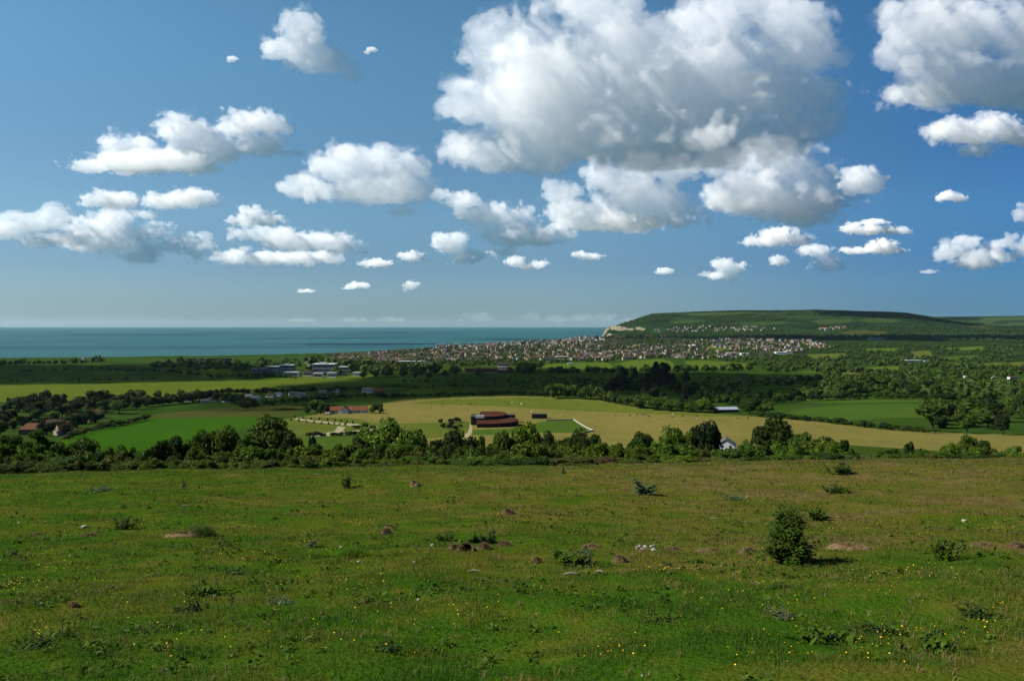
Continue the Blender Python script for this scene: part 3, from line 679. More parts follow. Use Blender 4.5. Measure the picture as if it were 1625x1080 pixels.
def weed_mesh(kind, seed):
    """unit-high weeds"""
    r = np.random.default_rng(seed); g = Geo(); st = Geo()
    if kind == 'rosette':
        for i in range(70):
            a = r.uniform(0, 6.28); q = np.array([r.normal() * .32, r.normal() * .32, 0]); v, f = long_leaf(q, np.array([math.cos(a), math.sin(a), 0]), r.uniform(.6, 2.2), r.uniform(.35, .75), r.uniform(.05, .10), r); g.add(v, f)
        for i in range(6):
            q = np.array([r.normal() * .3, r.normal() * .3, 0]); t = q + [r.normal() * .15, r.normal() * .15, r.uniform(.6, 1)]; st.add(*tube([q, t], [.02, .012], 5))
            for j in range(7):
                a = r.uniform(0, 6.28); v, f = long_leaf(q + (t - q) * r.uniform(.2, 1), np.array([math.cos(a), math.sin(a), 0]), 1.0, r.uniform(.14, .28), .045, r); g.add(v, f)
    elif kind == 'thistle':
        for i in range(4):
            q = np.array([r.normal() * .03, r.normal() * .03, 0]); H = 1 if i == 0 else r.uniform(.35, .8); t = q + np.array([r.normal() * .10, r.normal() * .10, H]); st.add(*tube([q, (q + t) / 2 + r.normal(0, .02, 3), t], [.022, .018, .012], 5))
            for j in range(int(26 * H)):
                k = r.uniform(0, 1); a = r.uniform(0, 6.28); v, f = long_leaf(q + (t - q) * k, np.array([math.cos(a), math.sin(a), 0]), r.uniform(.5, 1.4), (.34 - .22 * k) * r.uniform(.7, 1.2), .05 - .02 * k, r, 4); g.add(v, f)
            g.add(t + ICO_V * np.array([.045, .045, .06]), ICO_F)
    elif kind == 'leafy':
        for i in range(12):
            q = np.array([r.normal() * .16, r.normal() * .16, 0]); t = q * 1.6 + np.array([r.normal() * .07, r.normal() * .07, r.uniform(.5, 1)]); st.add(*tube([q, t], [.02, .01], 5))
            for j in range(20):
                a = r.uniform(0, 6.28); v, f = long_leaf(q + (t - q) * r.uniform(.1, 1), np.array([math.cos(a), math.sin(a), 0]), r.uniform(.3, 1.2), r.uniform(.10, .24), r.uniform(.03, .055), r, 2); g.add(v, f)
    elif kind == 'tussock':
        n = 420; P = np.stack([r.normal(size=n) * .32, r.normal(size=n) * .32, np.zeros(n)], 1); v, f = blades(P, r.uniform(.35, 1.05, n), r.uniform(.02, .035, n), r.uniform(.1, 1.0, n), r); g.add(v, f)
        st.add(*tube([(0, 0, 0), (.05, 0, .9)], [.012, .006], 4))
    return g, st
_wm = {}
def weed(kind, px, py, wpx, hpx, col, label, name='weed', cat='weed', group='weeds in the meadow', var=0):
    if (kind, var) not in _wm:
        g, st = weed_mesh(kind, 500 + var * 7 + len(kind)); v = np.concatenate(g.v)
        _wm[(kind, var)] = (g.mesh('leaves', [WEED]), st.mesh('stems', [STALK]), np.percentile(v[:, 0], 97) - np.percentile(v[:, 0], 3), np.percentile(v[:, 2], 99))
    a, b, w0, h0 = _wm[(kind, var)]; p = ground(px, py); k = p[1] / FPX
    e = link(name, None, loc=p - [0, 0, .01], rz=rnd.uniform(0, 6.28), scale=(wpx * k / w0, wpx * k / w0, hpx * k / h0)); tag(e, label, cat, group)
    o = link('leaves', a, e); o.color = jitter(WCOL[col], .08); link('stems', b, e)
    return e
# the lone bush
def lone_bush():
    p = ground(1252, 893); k = p[1] / FPX; H = 92 * k; r = np.random.default_rng(77)
    e = link('bush', None, loc=p); tag(e, 'lone dark green bush standing by itself in the meadow at right', 'bush')
    st = Geo(); lf = Geo()
    tips = []
    for i in range(42):
        a = r.uniform(0, 6.28); z = r.uniform(.12, 1); rad = (.50 * (1 - max(0, z - .45) * 1.25) * (.72 + .28 * min(1, z * 3.2))) * r.uniform(.5, 1.08)
        t = np.array([math.cos(a) * rad * .95 - .04 * z, math.sin(a) * rad, z]) * H; b = np.array([r.normal() * .02, r.normal() * .02, 0]) * H; m = (b + t) / 2 + [0, 0, -.04 * H]
        st.add(*tube([b, m, t], [.014 * H, .009 * H, .003 * H], 5)); tips.append((b, m, t))
    for b, m, t in tips:
        for j in range(120):
            k_ = r.uniform(.28, 1.04); c = (b + (m - b) * k_ * 2) if k_ < .5 else (m + (t - m) * (k_ * 2 - 1)); c = c + r.normal(0, .052 * H, 3)
            if c[2] < .03 * H: continue
            a = r.uniform(0, 6.28); v, f = long_leaf(c, np.array([math.cos(a), math.sin(a), 0]), r.uniform(-.1, .9), r.uniform(.055, .105) * H, r.uniform(.014, .024) * H, r, 2); lf.add(v, f)
    link('stems', st.mesh('stems', [BARK]), e); o = link('leaves', lf.mesh('leaves', [WEED]), e); o.color = (.024, .054, .006, 1)
lone_bush()
for a in [
 ('thistle', 1026, 784, 40, 25, 'grey', 'big grey green thistle right of three dead stalks', 2), ('leafy', 553, 774, 15, 21, 'dark', 'narrow dark leafy weed alone on the upper left meadow'),
 ('leafy', 1497, 887, 44, 34, 'green', 'upright leafy weed with a long shadow at right', 1), ('leafy', 1342, 751, 30, 16, 'dark', 'low dark bush near the top of the meadow at right', 2), ('rosette', 1332, 781, 36, 16, 'dark', 'dark jagged weed just below the low dark bush'),
 ('leafy', 1290, 822, 26, 18, 'green', 'small weed directly behind the lone bush'), ('leafy', 197, 839, 30, 17, 'dark', 'dark round weed left of the long dry mound', 1), ('tussock', 322, 850, 42, 20, 'olive', 'dull grass tussock at the right end of the long dry mound'),
 ('rosette', 352, 863, 28, 14, 'green', 'weed just right of the dull grass tussock', 1), ('rosette', 370, 911, 30, 14, 'dark', 'flat dark weed lower left with yellow flowers above', 2), ('rosette', 322, 942, 46, 24, 'green', 'jagged weed between two darker ones at lower left'),
 ('rosette', 300, 970, 42, 24, 'dark', 'dark weed casting shade at lower left', 1), ('rosette', 98, 1009, 36, 20, 'green', 'weed near the lower left corner, right of its pair'), ('rosette', 55, 1027, 46, 22, 'dark', 'dark weed near the lower left corner, left of its pair', 2),
 ('rosette', 160, 778, 28, 8, 'grey', 'flat pale weed far up the left meadow'), ('thistle', 290, 776, 9, 15, 'grey', 'thin pale thistle far up the left meadow', 1), ('thistle', 490, 868, 16, 14, 'grey', 'small grey thistle left of the bright grass tuft'),
 ('tussock', 562, 884, 44, 18, 'bright', 'bright green grass tuft left of centre'), ('rosette', 585, 957, 40, 18, 'green', 'spreading weed below the bright grass tuft', 1), ('rosette', 445, 957, 34, 12, 'grey', 'pale flat weed at lower left of centre', 2),
 ('leafy', 705, 858, 18, 11, 'dark', 'leftmost of three weeds above the burrow hole'), ('leafy', 750, 860, 24, 13, 'green', 'middle one of three weeds above the burrow hole', 1), ('leafy', 780, 861, 26, 18, 'dark', 'tallest and rightmost of three weeds above the burrow hole', 2),
 ('thistle', 893, 752, 10, 14, 'grey', 'tiny pale thistle at the top of the meadow', 1), ('rosette', 1165, 792, 30, 9, 'grey', 'flat grey weed right of the big thistle'), ('rosette', 983, 858, 14, 9, 'green', 'little weed above the pale tussock mound'),
 ('leafy', 892, 894, 36, 21, 'green', 'leafy weed left of two grey thistles'), ('thistle', 919, 895, 18, 33, 'grey', 'taller of two grey thistles in mid meadow'), ('thistle', 936, 899, 16, 25, 'grey', 'shorter of two grey thistles in mid meadow', 1),
 ('tussock', 962, 900, 34, 14, 'bright', 'fresh grass tuft between grey thistle and pale mound'), ('rosette', 1102, 892, 34, 13, 'green', 'flat weed left of the lone bush', 1), ('rosette', 1045, 983, 42, 22, 'green', 'jagged weed in the lower middle of the meadow', 2),
 ('rosette', 1240, 978, 38, 16, 'grey', 'pale weed left of the big weed patch at lower right'), ('rosette', 1312, 1018, 74, 38, 'green', 'biggest weed patch at lower right', 1), ('rosette', 1388, 1003, 56, 26, 'dark', 'weed touching the right of the biggest weed patch', 2),
 ('rosette', 1486, 1032, 66, 38, 'green', 'large weed with yellow flowers at its left, lower right'), ('rosette', 1556, 978, 50, 26, 'dark', 'weed near the right edge above the large flowered weed', 1), ('tussock', 1375, 1045, 60, 18, 'bright', 'fresh grass tuft below the biggest weed patch'),
 ('rosette', 1240, 932, 30, 10, 'dark', 'flat dark weed just below the lone bush'), ('rosette', 20, 880, 14, 10, 'dark', 'tiny dark weed at the left edge'), ('rosette', 1610, 915, 26, 9, 'olive', 'flat dull weed at the right edge'), ('tussock', 500, 884, 50, 10, 'bright', 'low strip of fresh grass left of the bright grass tuft'),
 ('rosette', 250, 995, 34, 14, 'green', 'low weed between corner pair and the dark shaded one', 2), ('rosette', 760, 1060, 40, 12, 'green', 'flat weed at the bottom middle edge', 1), ('rosette', 610, 1030, 44, 12, 'dark', 'flat dark weed near the bottom left of centre')]:
    kind, px, py, w, h, col, lb = a[:7]; weed(kind, px, py, w, h, col, lb, var=a[7] if len(a) > 7 else 0, name={'thistle': 'thistle', 'tussock': 'grass_tussock'}.get(kind, 'weed'), cat={'thistle': 'thistle', 'tussock': 'grass tuft'}.get(kind, 'weed'))
for i, (px, py, h, lb) in enumerate([(983, 777, 13, 'leftmost of three dead stalks left of the big thistle'), (991, 776, 15, 'middle of three dead stalks left of the big thistle'), (1003, 775, 17, 'tallest of three dead stalks, nearest the big thistle')]):
    p = ground(px, py); H = h * p[1] / FPX; g = Geo(); g.add(*tube([(0, 0, -.02), (.01, 0, H * .6), (.03, 0, H)], [.012, .010, .006], 5)); g.add(*tube([(.01, 0, H * .6), (.08, .02, H * .85)], [.006, .004], 4)); g.add(np.array([.03, 0, H]) + ICO_V * .022, ICO_F)
    tag(link('dead_stalk', g.mesh('dead_stalk', [DRYST]), loc=p), lb, 'dead stalk', 'dead stalks')
# mounds of dry turf and soil
SOIL = plain('bare_soil', (.115, .070, .042), .95, .05, var=.4, scale=9); THATCH = plain('dry_turf', (.155, .108, .052), .95, .05, var=.35, scale=7); HOLE = plain('burrow_dark', (.012, .009, .007), 1, 0, var=.2)
DRYB = plain('dry_blades', (.17, .115, .055), .8, .1, var=.4, scale=30)
def mound(px, py, wpx, hpx, label, soil=False, seed=0, depth=.55, cat='mound', name='mound'):
    p = ground(px, py); k = p[1] / FPX; W = wpx * k; H = max(.4 * hpx, hpx - wpx * depth * .13) * k * 1.0; r = np.random.default_rng(900 + seed); n, m = 28, 9
    e = link(name, None, loc=p - [0, 0, .015]); tag(e, label, cat, 'mounds in the meadow'); V = []
    for j in range(m):
        t = j / (m - 1)
        for i in range(n):
            a = 2 * math.pi * i / n; x, y = math.cos(a) * t * W / 2, math.sin(a) * t * W / 2 * depth
            bump = 1 + (.8 * float(vnoise(x / W * 5 + seed, y / W * 5, .3, 90 + seed)) + .4 * float(vnoise(x / W * 13, y / W * 13 + seed, .3, 91))) * min(1, t * 3)
            z = H * max(0, (1 - t ** 2.6)) * bump - .03 * t; V.append((x, y, z))
    F = [[j * n + i, j * n + (i + 1) % n, (j + 1) * n + (i + 1) % n, (j + 1) * n + i] for j in range(m - 1) for i in range(n)]
    V = np.array(V); g = Geo(); g.add(V, F); link('heap', g.mesh('heap', [SOIL if soil else THATCH], True), e)
    q = V[r.integers(0, len(V) - n, 600)] + r.normal(0, W * .02, (600, 3)) * [1, 1, 0]
    v, f = blades(q, r.uniform(.4, 1.3, 600) * min(.07, H * .8 + .02), r.uniform(.004, .008, 600), r.uniform(.4, 1.3, 600), r); g = Geo(); g.add(v, f); link('dry_grass', g.mesh('dry_grass', [DRYB]), e)
    return e
for i, a in enumerate([(290, 851, 66, 12, 'long dry mound beside the dull grass tussock'), (143, 850, 44, 6, 'flat brown soil scrape left of the dark round weed', True), (613, 847, 22, 9, 'small brown soil mound with pale top left of centre', True), (620, 836, 26, 5, 'flat dry patch just behind the small brown soil mound'),
    (659, 771, 22, 9, 'pale dry mound high up in mid meadow'), (807, 815, 24, 8, 'reddish soil mound high up at centre', True), (722, 872, 34, 10, 'dry bank on the left of the burrow hole'), (768, 870, 30, 10, 'dry bank on the right of the burrow hole'), (800, 865, 34, 7, 'long brown soil ridge right of the burrow hole', True),
    (984, 893, 34, 11, 'pale round tussock mound in mid meadow'), (852, 893, 24, 8, 'brown soil mound left of the leafy weed', True), (1345, 871, 86, 15, 'long pale dry mound right of the lone bush'), (1285, 871, 20, 7, 'dark soil patch touching the lone bush right side', True), (1190, 876, 44, 9, 'dry bank left behind the lone bush'), (1070, 872, 40, 6, 'low soil strip right of the stone heap', True),
    (1130, 872, 60, 5, 'long low dry strip between stone heap and lone bush'), (940, 868, 44, 7, 'low dry strip left of the stone heap'), (1612, 868, 34, 9, 'reddish dry mound at the right edge', True), (1560, 866, 50, 8, 'low grassy swelling near the right edge'), (118, 962, 22, 6, 'small reddish dry tuft at lower left'), (237, 806, 9, 3, 'tiny dark soil heap on the left', True), (60, 848, 40, 5, 'faint dry strip at far left'), (1025, 874, 42, 5, 'bare soil bed under the stone heap', True)]):
    mound(a[0], a[1], a[2], a[3], a[4], len(a) > 5, i)
# the burrow: a sloping dark hollow dug into the bank
def burrow():
    p = ground(741, 873); k = p[1] / FPX; e = link('burrow', None, loc=p); tag(e, 'dark animal burrow hole between two dry banks', 'burrow'); n = 18
    W, H = 15 * k, 10 * k; rim = []; inn = []; back = []
    for i in range(n):
        a = 2 * math.pi * i / n; c, s = math.cos(a), max(math.sin(a), -.35)
        rim.append((c * W * .75, .05 * s - .02, s * H * 1.15 + H * .2)); inn.append((c * W / 2, .02, s * H * .85 + H * .2)); back.append((c * W * .4, .35, s * H * .6 + H * .1))
    g = Geo(); g.add(rim + inn, [[i, (i + 1) % n, n + (i + 1) % n, n + i] for i in range(n)]); link('rim', g.mesh('rim', [SOIL], True), e)
    g = Geo(); g.add(inn + back, [[i, (i + 1) % n, n + (i + 1) % n, n + i] for i in range(n)]); g.add(back + [(0, .36, H * .1)], [[i, (i + 1) % n, n] for i in range(n)]); link('hollow', g.mesh('hollow', [HOLE], True), e)
burrow()
STONE = plain('chalk_stone', (.34, .32, .28), .9, .1, var=.2, scale=20); FLINT = plain('flint', (.24, .22, .20), .8, .2, var=.3, scale=20)
def stone(px, py, wpx, label, m=STONE, group=None, seed=0):
    p = ground(px, py); s = wpx * p[1] / FPX / 2; r = np.random.default_rng(seed + int(px)); v = ICO_V * r.uniform(.7, 1.25, (len(ICO_V), 1)) * [s, s * .8, s * .55]
    o = link('stone', mesh_np('stone', v, ICO_F, [m]), loc=p + [0, 0, s * .2 + .01], rz=r.uniform(0, 6)); tag(o, label, 'stone', group)
for px, py, w, lb in [(541, 869, 6, 'white stone left of the bright grass tuft'), (569, 892, 7, 'white stone below the bright grass tuft'), (686, 866, 8, 'flat white stone left of the burrow, right one'), (652, 867, 6, 'flat white stone left of the burrow, left one'), (664, 952, 6, 'grey stone alone in lower middle meadow'), (1530, 827, 9, 'pale stone alone in the upper right meadow'), (657, 893, 6, 'small pale stone below the left burrow stones'), (30, 830, 6, 'pale stone at far left'), (133, 837, 11, 'long pale stone left of the dark round weed'), (1019, 1073, 5, 'white stone at the bottom edge')]:
    stone(px, py, w, lb)
r8 = random.Random(4); _so = sorted((1025 + r8.uniform(-16, 16), 869 + r8.uniform(-4, 6), r8.uniform(4, 8), r8.random() < .5) for _ in range(16))
for i, (px, py, w, wh) in enumerate(_so): stone(px, py, w, f'{"white" if wh else "dark grey"} stone, {_ord[i]} from left in the small stone heap', STONE if wh else FLINT, 'stones of the small heap', i)
STICK = plain('grey_stick', (.26, .23, .19), .9, .1, var=.2, scale=12)
for px, py, w, a, lb in [(905, 913, 24, .15, 'grey stick lying left of a shorter one in mid meadow'), (951, 909, 12, -.1, 'shorter pale stick lying in mid meadow'), (294, 803, 14, .3, 'brown stick lying on the upper left meadow'), (752, 908, 20, .1, 'thin pale stick in the centre of the meadow'), (503, 753, 9, .1, 'tiny stick at the top of the meadow'), (1132, 824, 12, 0, 'thin pale stick left of the lone bush')]:
    p = ground(px, py); L = w * p[1] / FPX; g = Geo(); g.add(*tube([(-L / 2, 0, .03), (0, .02, .045), (L / 2, 0, .03)], [.016, .02, .012], 6)); tag(link('stick', g.mesh('stick', [STICK], True), loc=p, rz=a), lb, 'stick')
def build_flowers():
    r = np.random.default_rng(8); g = Geo(); pts = []
    for px, py, sx, sy, n in ((25, 932, 30, 9, 60), (95, 905, 40, 6, 50), (60, 890, 60, 14, 30), (150, 840, 70, 10, 40), (230, 835, 50, 8, 25), (170, 935, 70, 30, 30), (62, 1000, 18, 14, 14), (350, 835, 60, 12, 30), (575, 833, 22, 4, 30), (470, 880, 70, 16, 60), (540, 925, 90, 25, 40), (380, 880, 60, 20, 30), (1040, 910, 60, 8, 40),
                              (1160, 940, 60, 30, 30), (1240, 795, 70, 14, 50), (1330, 800, 80, 16, 50), (1420, 830, 80, 18, 60), (1560, 835, 60, 16, 50), (1440, 915, 60, 14, 40), (1380, 940, 50, 8, 24), (1390, 1025, 40, 22, 30), (1465, 1008, 20, 12, 10), (1580, 970, 24, 8, 12), (1555, 1000, 20, 10, 10), (1250, 975, 40, 18, 16), (1240, 1040, 50, 20, 18),
                              (700, 980, 160, 50, 40), (960, 1040, 60, 20, 16), (560, 1015, 120, 30, 24), (300, 1010, 120, 40, 24), (800, 850, 600, 70, 90), (1100, 775, 400, 20, 40), (600, 790, 500, 20, 30)):
        for _ in range(n): pts.append((px + r.normal() * sx * .7, py + r.normal() * sy * .7))
    for px, py in pts:
        if not (-20 < px < 1645 and 752 < py < 1085): continue
        p = ground(px, py); s = r.uniform(.0055, .0105) * (1 + max(0, p[1] - 12) * .022); h = r.uniform(.05, .11)
        c = p + [r.normal() * .01, r.normal() * .01, h]; k = 5
        tilt = r.normal(size=3) * .35 + [0, -.25, 1]; tilt /= np.linalg.norm(tilt); a = np.cross(tilt, [1, .2, 0]); a /= np.linalg.norm(a); b = np.cross(tilt, a)
        ring = [c + s * (a * math.cos(2 * math.pi * j / 10) + b * math.sin(2 * math.pi * j / 10)) * (1 if j % 2 else .72) + tilt * s * .25 for j in range(10)]
        g.add(ring + [c], [[j, (j + 1) % 10, 10] for j in range(10)], 0)
        g.add([p + [-.0015, 0, 0], p + [.0015, 0, 0], c + [.0015, 0, 0], c - [.0015, 0, 0]], [[0, 1, 2, 3]], 1)
    Y = plain('buttercup_petals', (.80, .50, .008), .5, .2, var=.12, scale=3); S = plain('flower_stalk', (.05, .09, .02), .8, .1)
    tag(link('buttercups', g.mesh('buttercups', [Y, S])), kind='stuff')
build_flowers()
# small broad-leaved herbs and dead stems scattered through the turf: ground cover
def build_herbs():
    r = np.random.default_rng(21); g = Geo(); Vs = []; Fs = []; n0 = 0
    for kind, N in ((0, 3800), (1, 1700)):
        y = np.sqrt(r.uniform(5.4 ** 2, 40 ** 2, N)); y = 5.4 + (y - 5.4) * r.uniform(.1, 1, N); x = r.uniform(-1, 1, N) * (y * .70 + 1)
        cl = fbm(x / 1.4, y / 1.4, 3.3 + kind, 3, 95 + kind); k = cl > .05; x, y = x[k], y[k]; z = height(x, y)
        for i in range(len(x)):
            c = np.array([x[i], y[i], z[i]]); n = r.integers(5, 11)
            s = r.uniform(.03, .09) * (1 + y[i] * .02)
            d = r.normal(size=(n, 3)); d[:, 2] = np.abs(d[:, 2]) * .5 + .25; d /= np.linalg.norm(d, axis=1, keepdims=True)
            if kind == 0:
                v, f = leaves(c + d * s * .55 + [0, 0, s * .2], np.array([0, 0, 1]) + r.normal(size=(n, 3)) * .6, s * r.uniform(.3, .6, n), r, .45)
            else:
                v, f = blades(c + d * [s * .4, s * .4, 0], r.uniform(.04, .11, n), np.full(n, .0035 * (1 + y[i] * .05)), r.uniform(.2, 1.2, n), r)
            g.add(v, f, kind)
    HERB = leaf_mat('herb_leaf', .5, .6, .3, 2.0); DEAD = plain('dead_stems', (.20, .14, .07), .9, .05, var=.4, scale=3)
    o = link('meadow_herbs', g.mesh('meadow_herbs', [HERB, DEAD])); o.color = (.028, .060, .005, 1); tag(o, kind='stuff')
build_herbs()
# ------------------------------------------------------------------ hedgerows and trees of the valley
def nth(n):
    if n <= 20: return _ord[n - 1]
    return f"{n}{'th' if 10 <= n % 100 <= 20 else {1: 'st', 2: 'nd', 3: 'rd'}.get(n % 10, 'th')}"
r4 = random.Random(77)
_adj2 = dict(mid='green', light='light green', bright='bright green', dark='dark green', deep='blackish green', pine='black green', olive='olive', russet='brownish', pale='pale')
TOO_FAR = ('the shore row at the far left', 'the shore clump left of the grey blocks', 'the dark wood behind the grey blocks', 'the hedge below the playing fields', 'the marsh edge row', 'the row before the bungalows', 'the clump left of the playing fields')
def hedge_row(place, pts, step, hrange, wk, kinds, colors, group, cat='tree', jit=1.5):
    """individual trees along a line of photograph pixels on the land"""
    P = np.array(pts, float); seg = np.hypot(*np.diff(P, axis=0).T); L = np.concatenate([[0], np.cumsum(seg)])
    s = step * .5; out = []
    while s < L[-1]:
        out.append((np.interp(s, L, P[:, 0]) + r4.uniform(-jit, jit), np.interp(s, L, P[:, 1]) + r4.uniform(-.25, .25) * jit)); s += step * r4.uniform(.65, 1.35)
    return plant_many(place, out, hrange, wk, kinds, colors, group, cat)
FAR_TREES = []
def plant_many(place, out, hrange, wk, kinds, colors, group, cat='tree'):
    if place in TOO_FAR: FAR_TREES.extend((a, b, r4.uniform(*hrange)) for a, b in out); return
    out = sorted(out)
    for i, (px, py) in enumerate(out):
        h = r4.uniform(*hrange); c = r4.choice(colors)
        plant_ground(r4.choice(kinds), px, py, h, h * wk * r4.uniform(.8, 1.3), f'{_adj2[c]} {cat}, {nth(i + 1)} from left in {place}', group, c, cat, cat)
def fill(poly, n, sep, seed=1):
    """scattered pixel points inside an outline, back to front"""
    r = random.Random(seed); P = np.array(poly, float); lo, hi = P.min(0), P.max(0); out = []
    for _ in range(n * 60):
        if len(out) >= n: break
        a, b = r.uniform(lo[0], hi[0]), r.uniform(lo[1], hi[1])
        if inside(P, np.array([a]), np.array([b]))[0] and all(abs(a - u) > sep or abs(b - v) > sep * .35 for u, v in out): out.append((a, b))
    return out
FB, FT, FC, FS = 'far_broad', 'far_tall', 'far_conifer', 'far_bush'
G_V = 'trees of the valley'
plant_many('the dark wood round the red roofed houses', fill([(0, 648), (60, 642), (110, 637), (190, 640), (230, 640), (235, 655), (170, 664), (125, 683), (95, 694), (0, 694)], 48, 11, 3), (15, 26), .95, [FB, FB, FB, FT], ['dark', 'dark', 'mid', 'deep', 'deep'], G_V)
hedge_row('the hedge along the bright green field left side', [(100, 699), (140, 686), (190, 675), (235, 666)], 9, (7, 12), 1.5, [FS, FB], ['dark', 'mid', 'olive'], 'field hedges', 'bush')
hedge_row('the belt below the sunlit marsh', [(228, 646), (290, 640), (330, 634), (400, 644), (385, 650)], 8, (10, 17), 1.1, [FB, FB, FS], ['dark', 'deep', 'mid'], G_V)
hedge_row('the marsh edge row', [(150, 636), (205, 632), (250, 632), (300, 629), (318, 626)], 13, (7, 15), 1.2, [FB], ['dark', 'mid'], G_V)
hedge_row('the row behind the bungalows', [(330, 626), (400, 625), (470, 623), (530, 622), (575, 620)], 9, (6, 11), 1.2, [FB, FS], ['dark', 'deep', 'mid'], G_V)
hedge_row('the row before the bungalows', [(385, 645), (430, 642), (480, 637), (540, 632), (600, 628)], 9, (6, 11), 1.3, [FB, FS], ['deep', 'dark'], G_V)
plant_many('the garden trees left of the long farmhouse', fill([(475, 654), (500, 640), (520, 645), (520, 657), (478, 659)], 9, 6, 5), (12, 20), .9, [FB, FT], ['deep', 'dark', 'mid'], G_V)
plant_many('the garden trees right of the long farmhouse', fill([(583, 652), (600, 646), (610, 656), (588, 658)], 5, 5, 6), (10, 17), .9, [FB], ['mid', 'dark'], G_V)
hedge_row('the thin dark hedge behind the cattle pasture', [(600, 630), (660, 630), (740, 627), (820, 625.5), (868, 628)], 8, (4.5, 8), 1.6, [FS, FB], ['deep', 'dark'], 'field hedges', 'bush')
hedge_row('the sunlit row right of the cattle pasture', [(872, 632), (905, 632), (945, 634), (990, 643), (1035, 650), (1090, 653), (1130, 655)], 10, (16, 24), .95, [FB], ['mid', 'mid', 'dark', 'light'], G_V)
plant_many('the black plantation behind the sunlit row', fill([(985, 606), (1000, 596), (1060, 596), (1100, 606), (1108, 632), (1090, 643), (1040, 640), (1000, 632), (960, 628)], 36, 7, 7), (18, 26), .6, [FC, FT, FB], ['pine', 'pine', 'deep'], G_V)
plant_many('the trees round the tin roofed barn', [(1108, 650), (1122, 645), (1112, 654), (1178, 652), (1190, 656), (1200, 648), (1206, 658), (1220, 655), (1170, 640), (1150, 641)], (12, 22), .9, [FB], ['mid', 'dark', 'deep', 'light'], G_V)
hedge_row('the hedge between dry field and right hand meadow', [(1205, 661), (1300, 669), (1400, 681), (1495, 688)], 9.5, (6, 12), 1.5, [FS, FB], ['dark', 'mid', 'deep'], 'field hedges', 'bush')
plant_many('the tall clump right of the right hand meadow', fill([(1455, 684), (1480, 668), (1520, 655), (1580, 648), (1650, 650), (1650, 692), (1500, 690)], 27, 13, 8), (24, 40), .8, [FB, FB, FT], ['dark', 'mid', 'mid', 'deep'], G_V)
hedge_row('the row above the right hand meadow', [(1215, 642), (1260, 637), (1330, 634), (1400, 632), (1460, 634), (1530, 638)], 11, (7, 15), 1.1, [FB, FS], ['dark', 'mid', 'deep'], G_V)
plant_many('the wood above the right hand meadow', fill([(1290, 628), (1330, 612), (1420, 606), (1520, 612), (1560, 626), (1480, 632), (1380, 630)], 22, 13, 12), (14, 24), .95, [FB, FB, FT], ['dark', 'mid', 'deep', 'mid'], G_V)
hedge_row('the hedge below the playing fields', [(868, 593), (920, 592), (965, 592), (1010, 590), (1060, 591), (1120, 590), (1200, 588)], 12, (7, 14), 1.2, [FB, FS], ['deep', 'dark'], G_V)
plant_many('the clump left of the playing fields', fill([(800, 594), (812, 586), (858, 583), (862, 594)], 9, 7, 9), (11, 18), .9, [FB], ['deep', 'dark'], G_V)
plant_many('the dark wood behind the grey blocks', fill([(470, 586), (500, 578), (560, 582), (640, 590), (760, 594), (750, 600), (640, 602), (560, 600)], 26, 12, 10), (10, 17), 1.0, [FB], ['deep', 'dark', 'mid'], G_V)
hedge_row('the shore row at the far left', [(-5, 581), (40, 578), (90, 578), (130, 576), (168, 574)], 8, (6, 11), 1.1, [FB, FS], ['deep', 'dark'], G_V)
plant_many('the shore clump left of the grey blocks', fill([(245, 585), (265, 576), (300, 578), (420, 581), (470, 586), (330, 590)], 20, 11, 11), (8, 15), 1.1, [FB], ['deep', 'dark'], G_V)
hedge_row('the dark hedge beside the gravel track', [(486, 692), (530, 692), (565, 690), (612, 687)], 11, (5, 8), 1.9, [FS], ['deep', 'dark'], 'field hedges', 'bush')
hedge_row('the hedge right of the track fork', [(556, 680), (580, 678), (600, 681)], 11, (5, 8), 1.7, [FS], ['dark', 'mid'], 'field hedges', 'bush')
plant_many('the shrub bed left of the museum', fill([(690, 676), (705, 668), (735, 670), (738, 680), (705, 684)], 9, 8, 13), (5, 9), 1.2, [FS, FB], ['deep', 'dark', 'mid'], 'museum shrubs', 'bush')
for i, (a, b) in enumerate([(1443, 719), (1365, 717), (1420, 716)]): pass
# two lines of young trees along the museum drive
G_S = 'young trees along the museum drive'
for row, pts in (('back', [(468, 664), (530, 669), (560, 672)]), ('front', [(462, 668), (520, 674), (548, 676)])):
    P = np.array(pts)
    for i, s in enumerate(np.linspace(0, 1, 9)):
        px = np.interp(s, [0, .6, 1], P[:, 0]); py = np.interp(s, [0, .6, 1], P[:, 1])
        plant_ground(FT, px, py, 5 + r4.uniform(-.8, .8), 2.8, f'little young tree, {nth(i + 1)} from the left in the {row} row along the museum drive', G_S, 'dark', 'young_tree', 'young tree', rz=r4.uniform(0, 6))

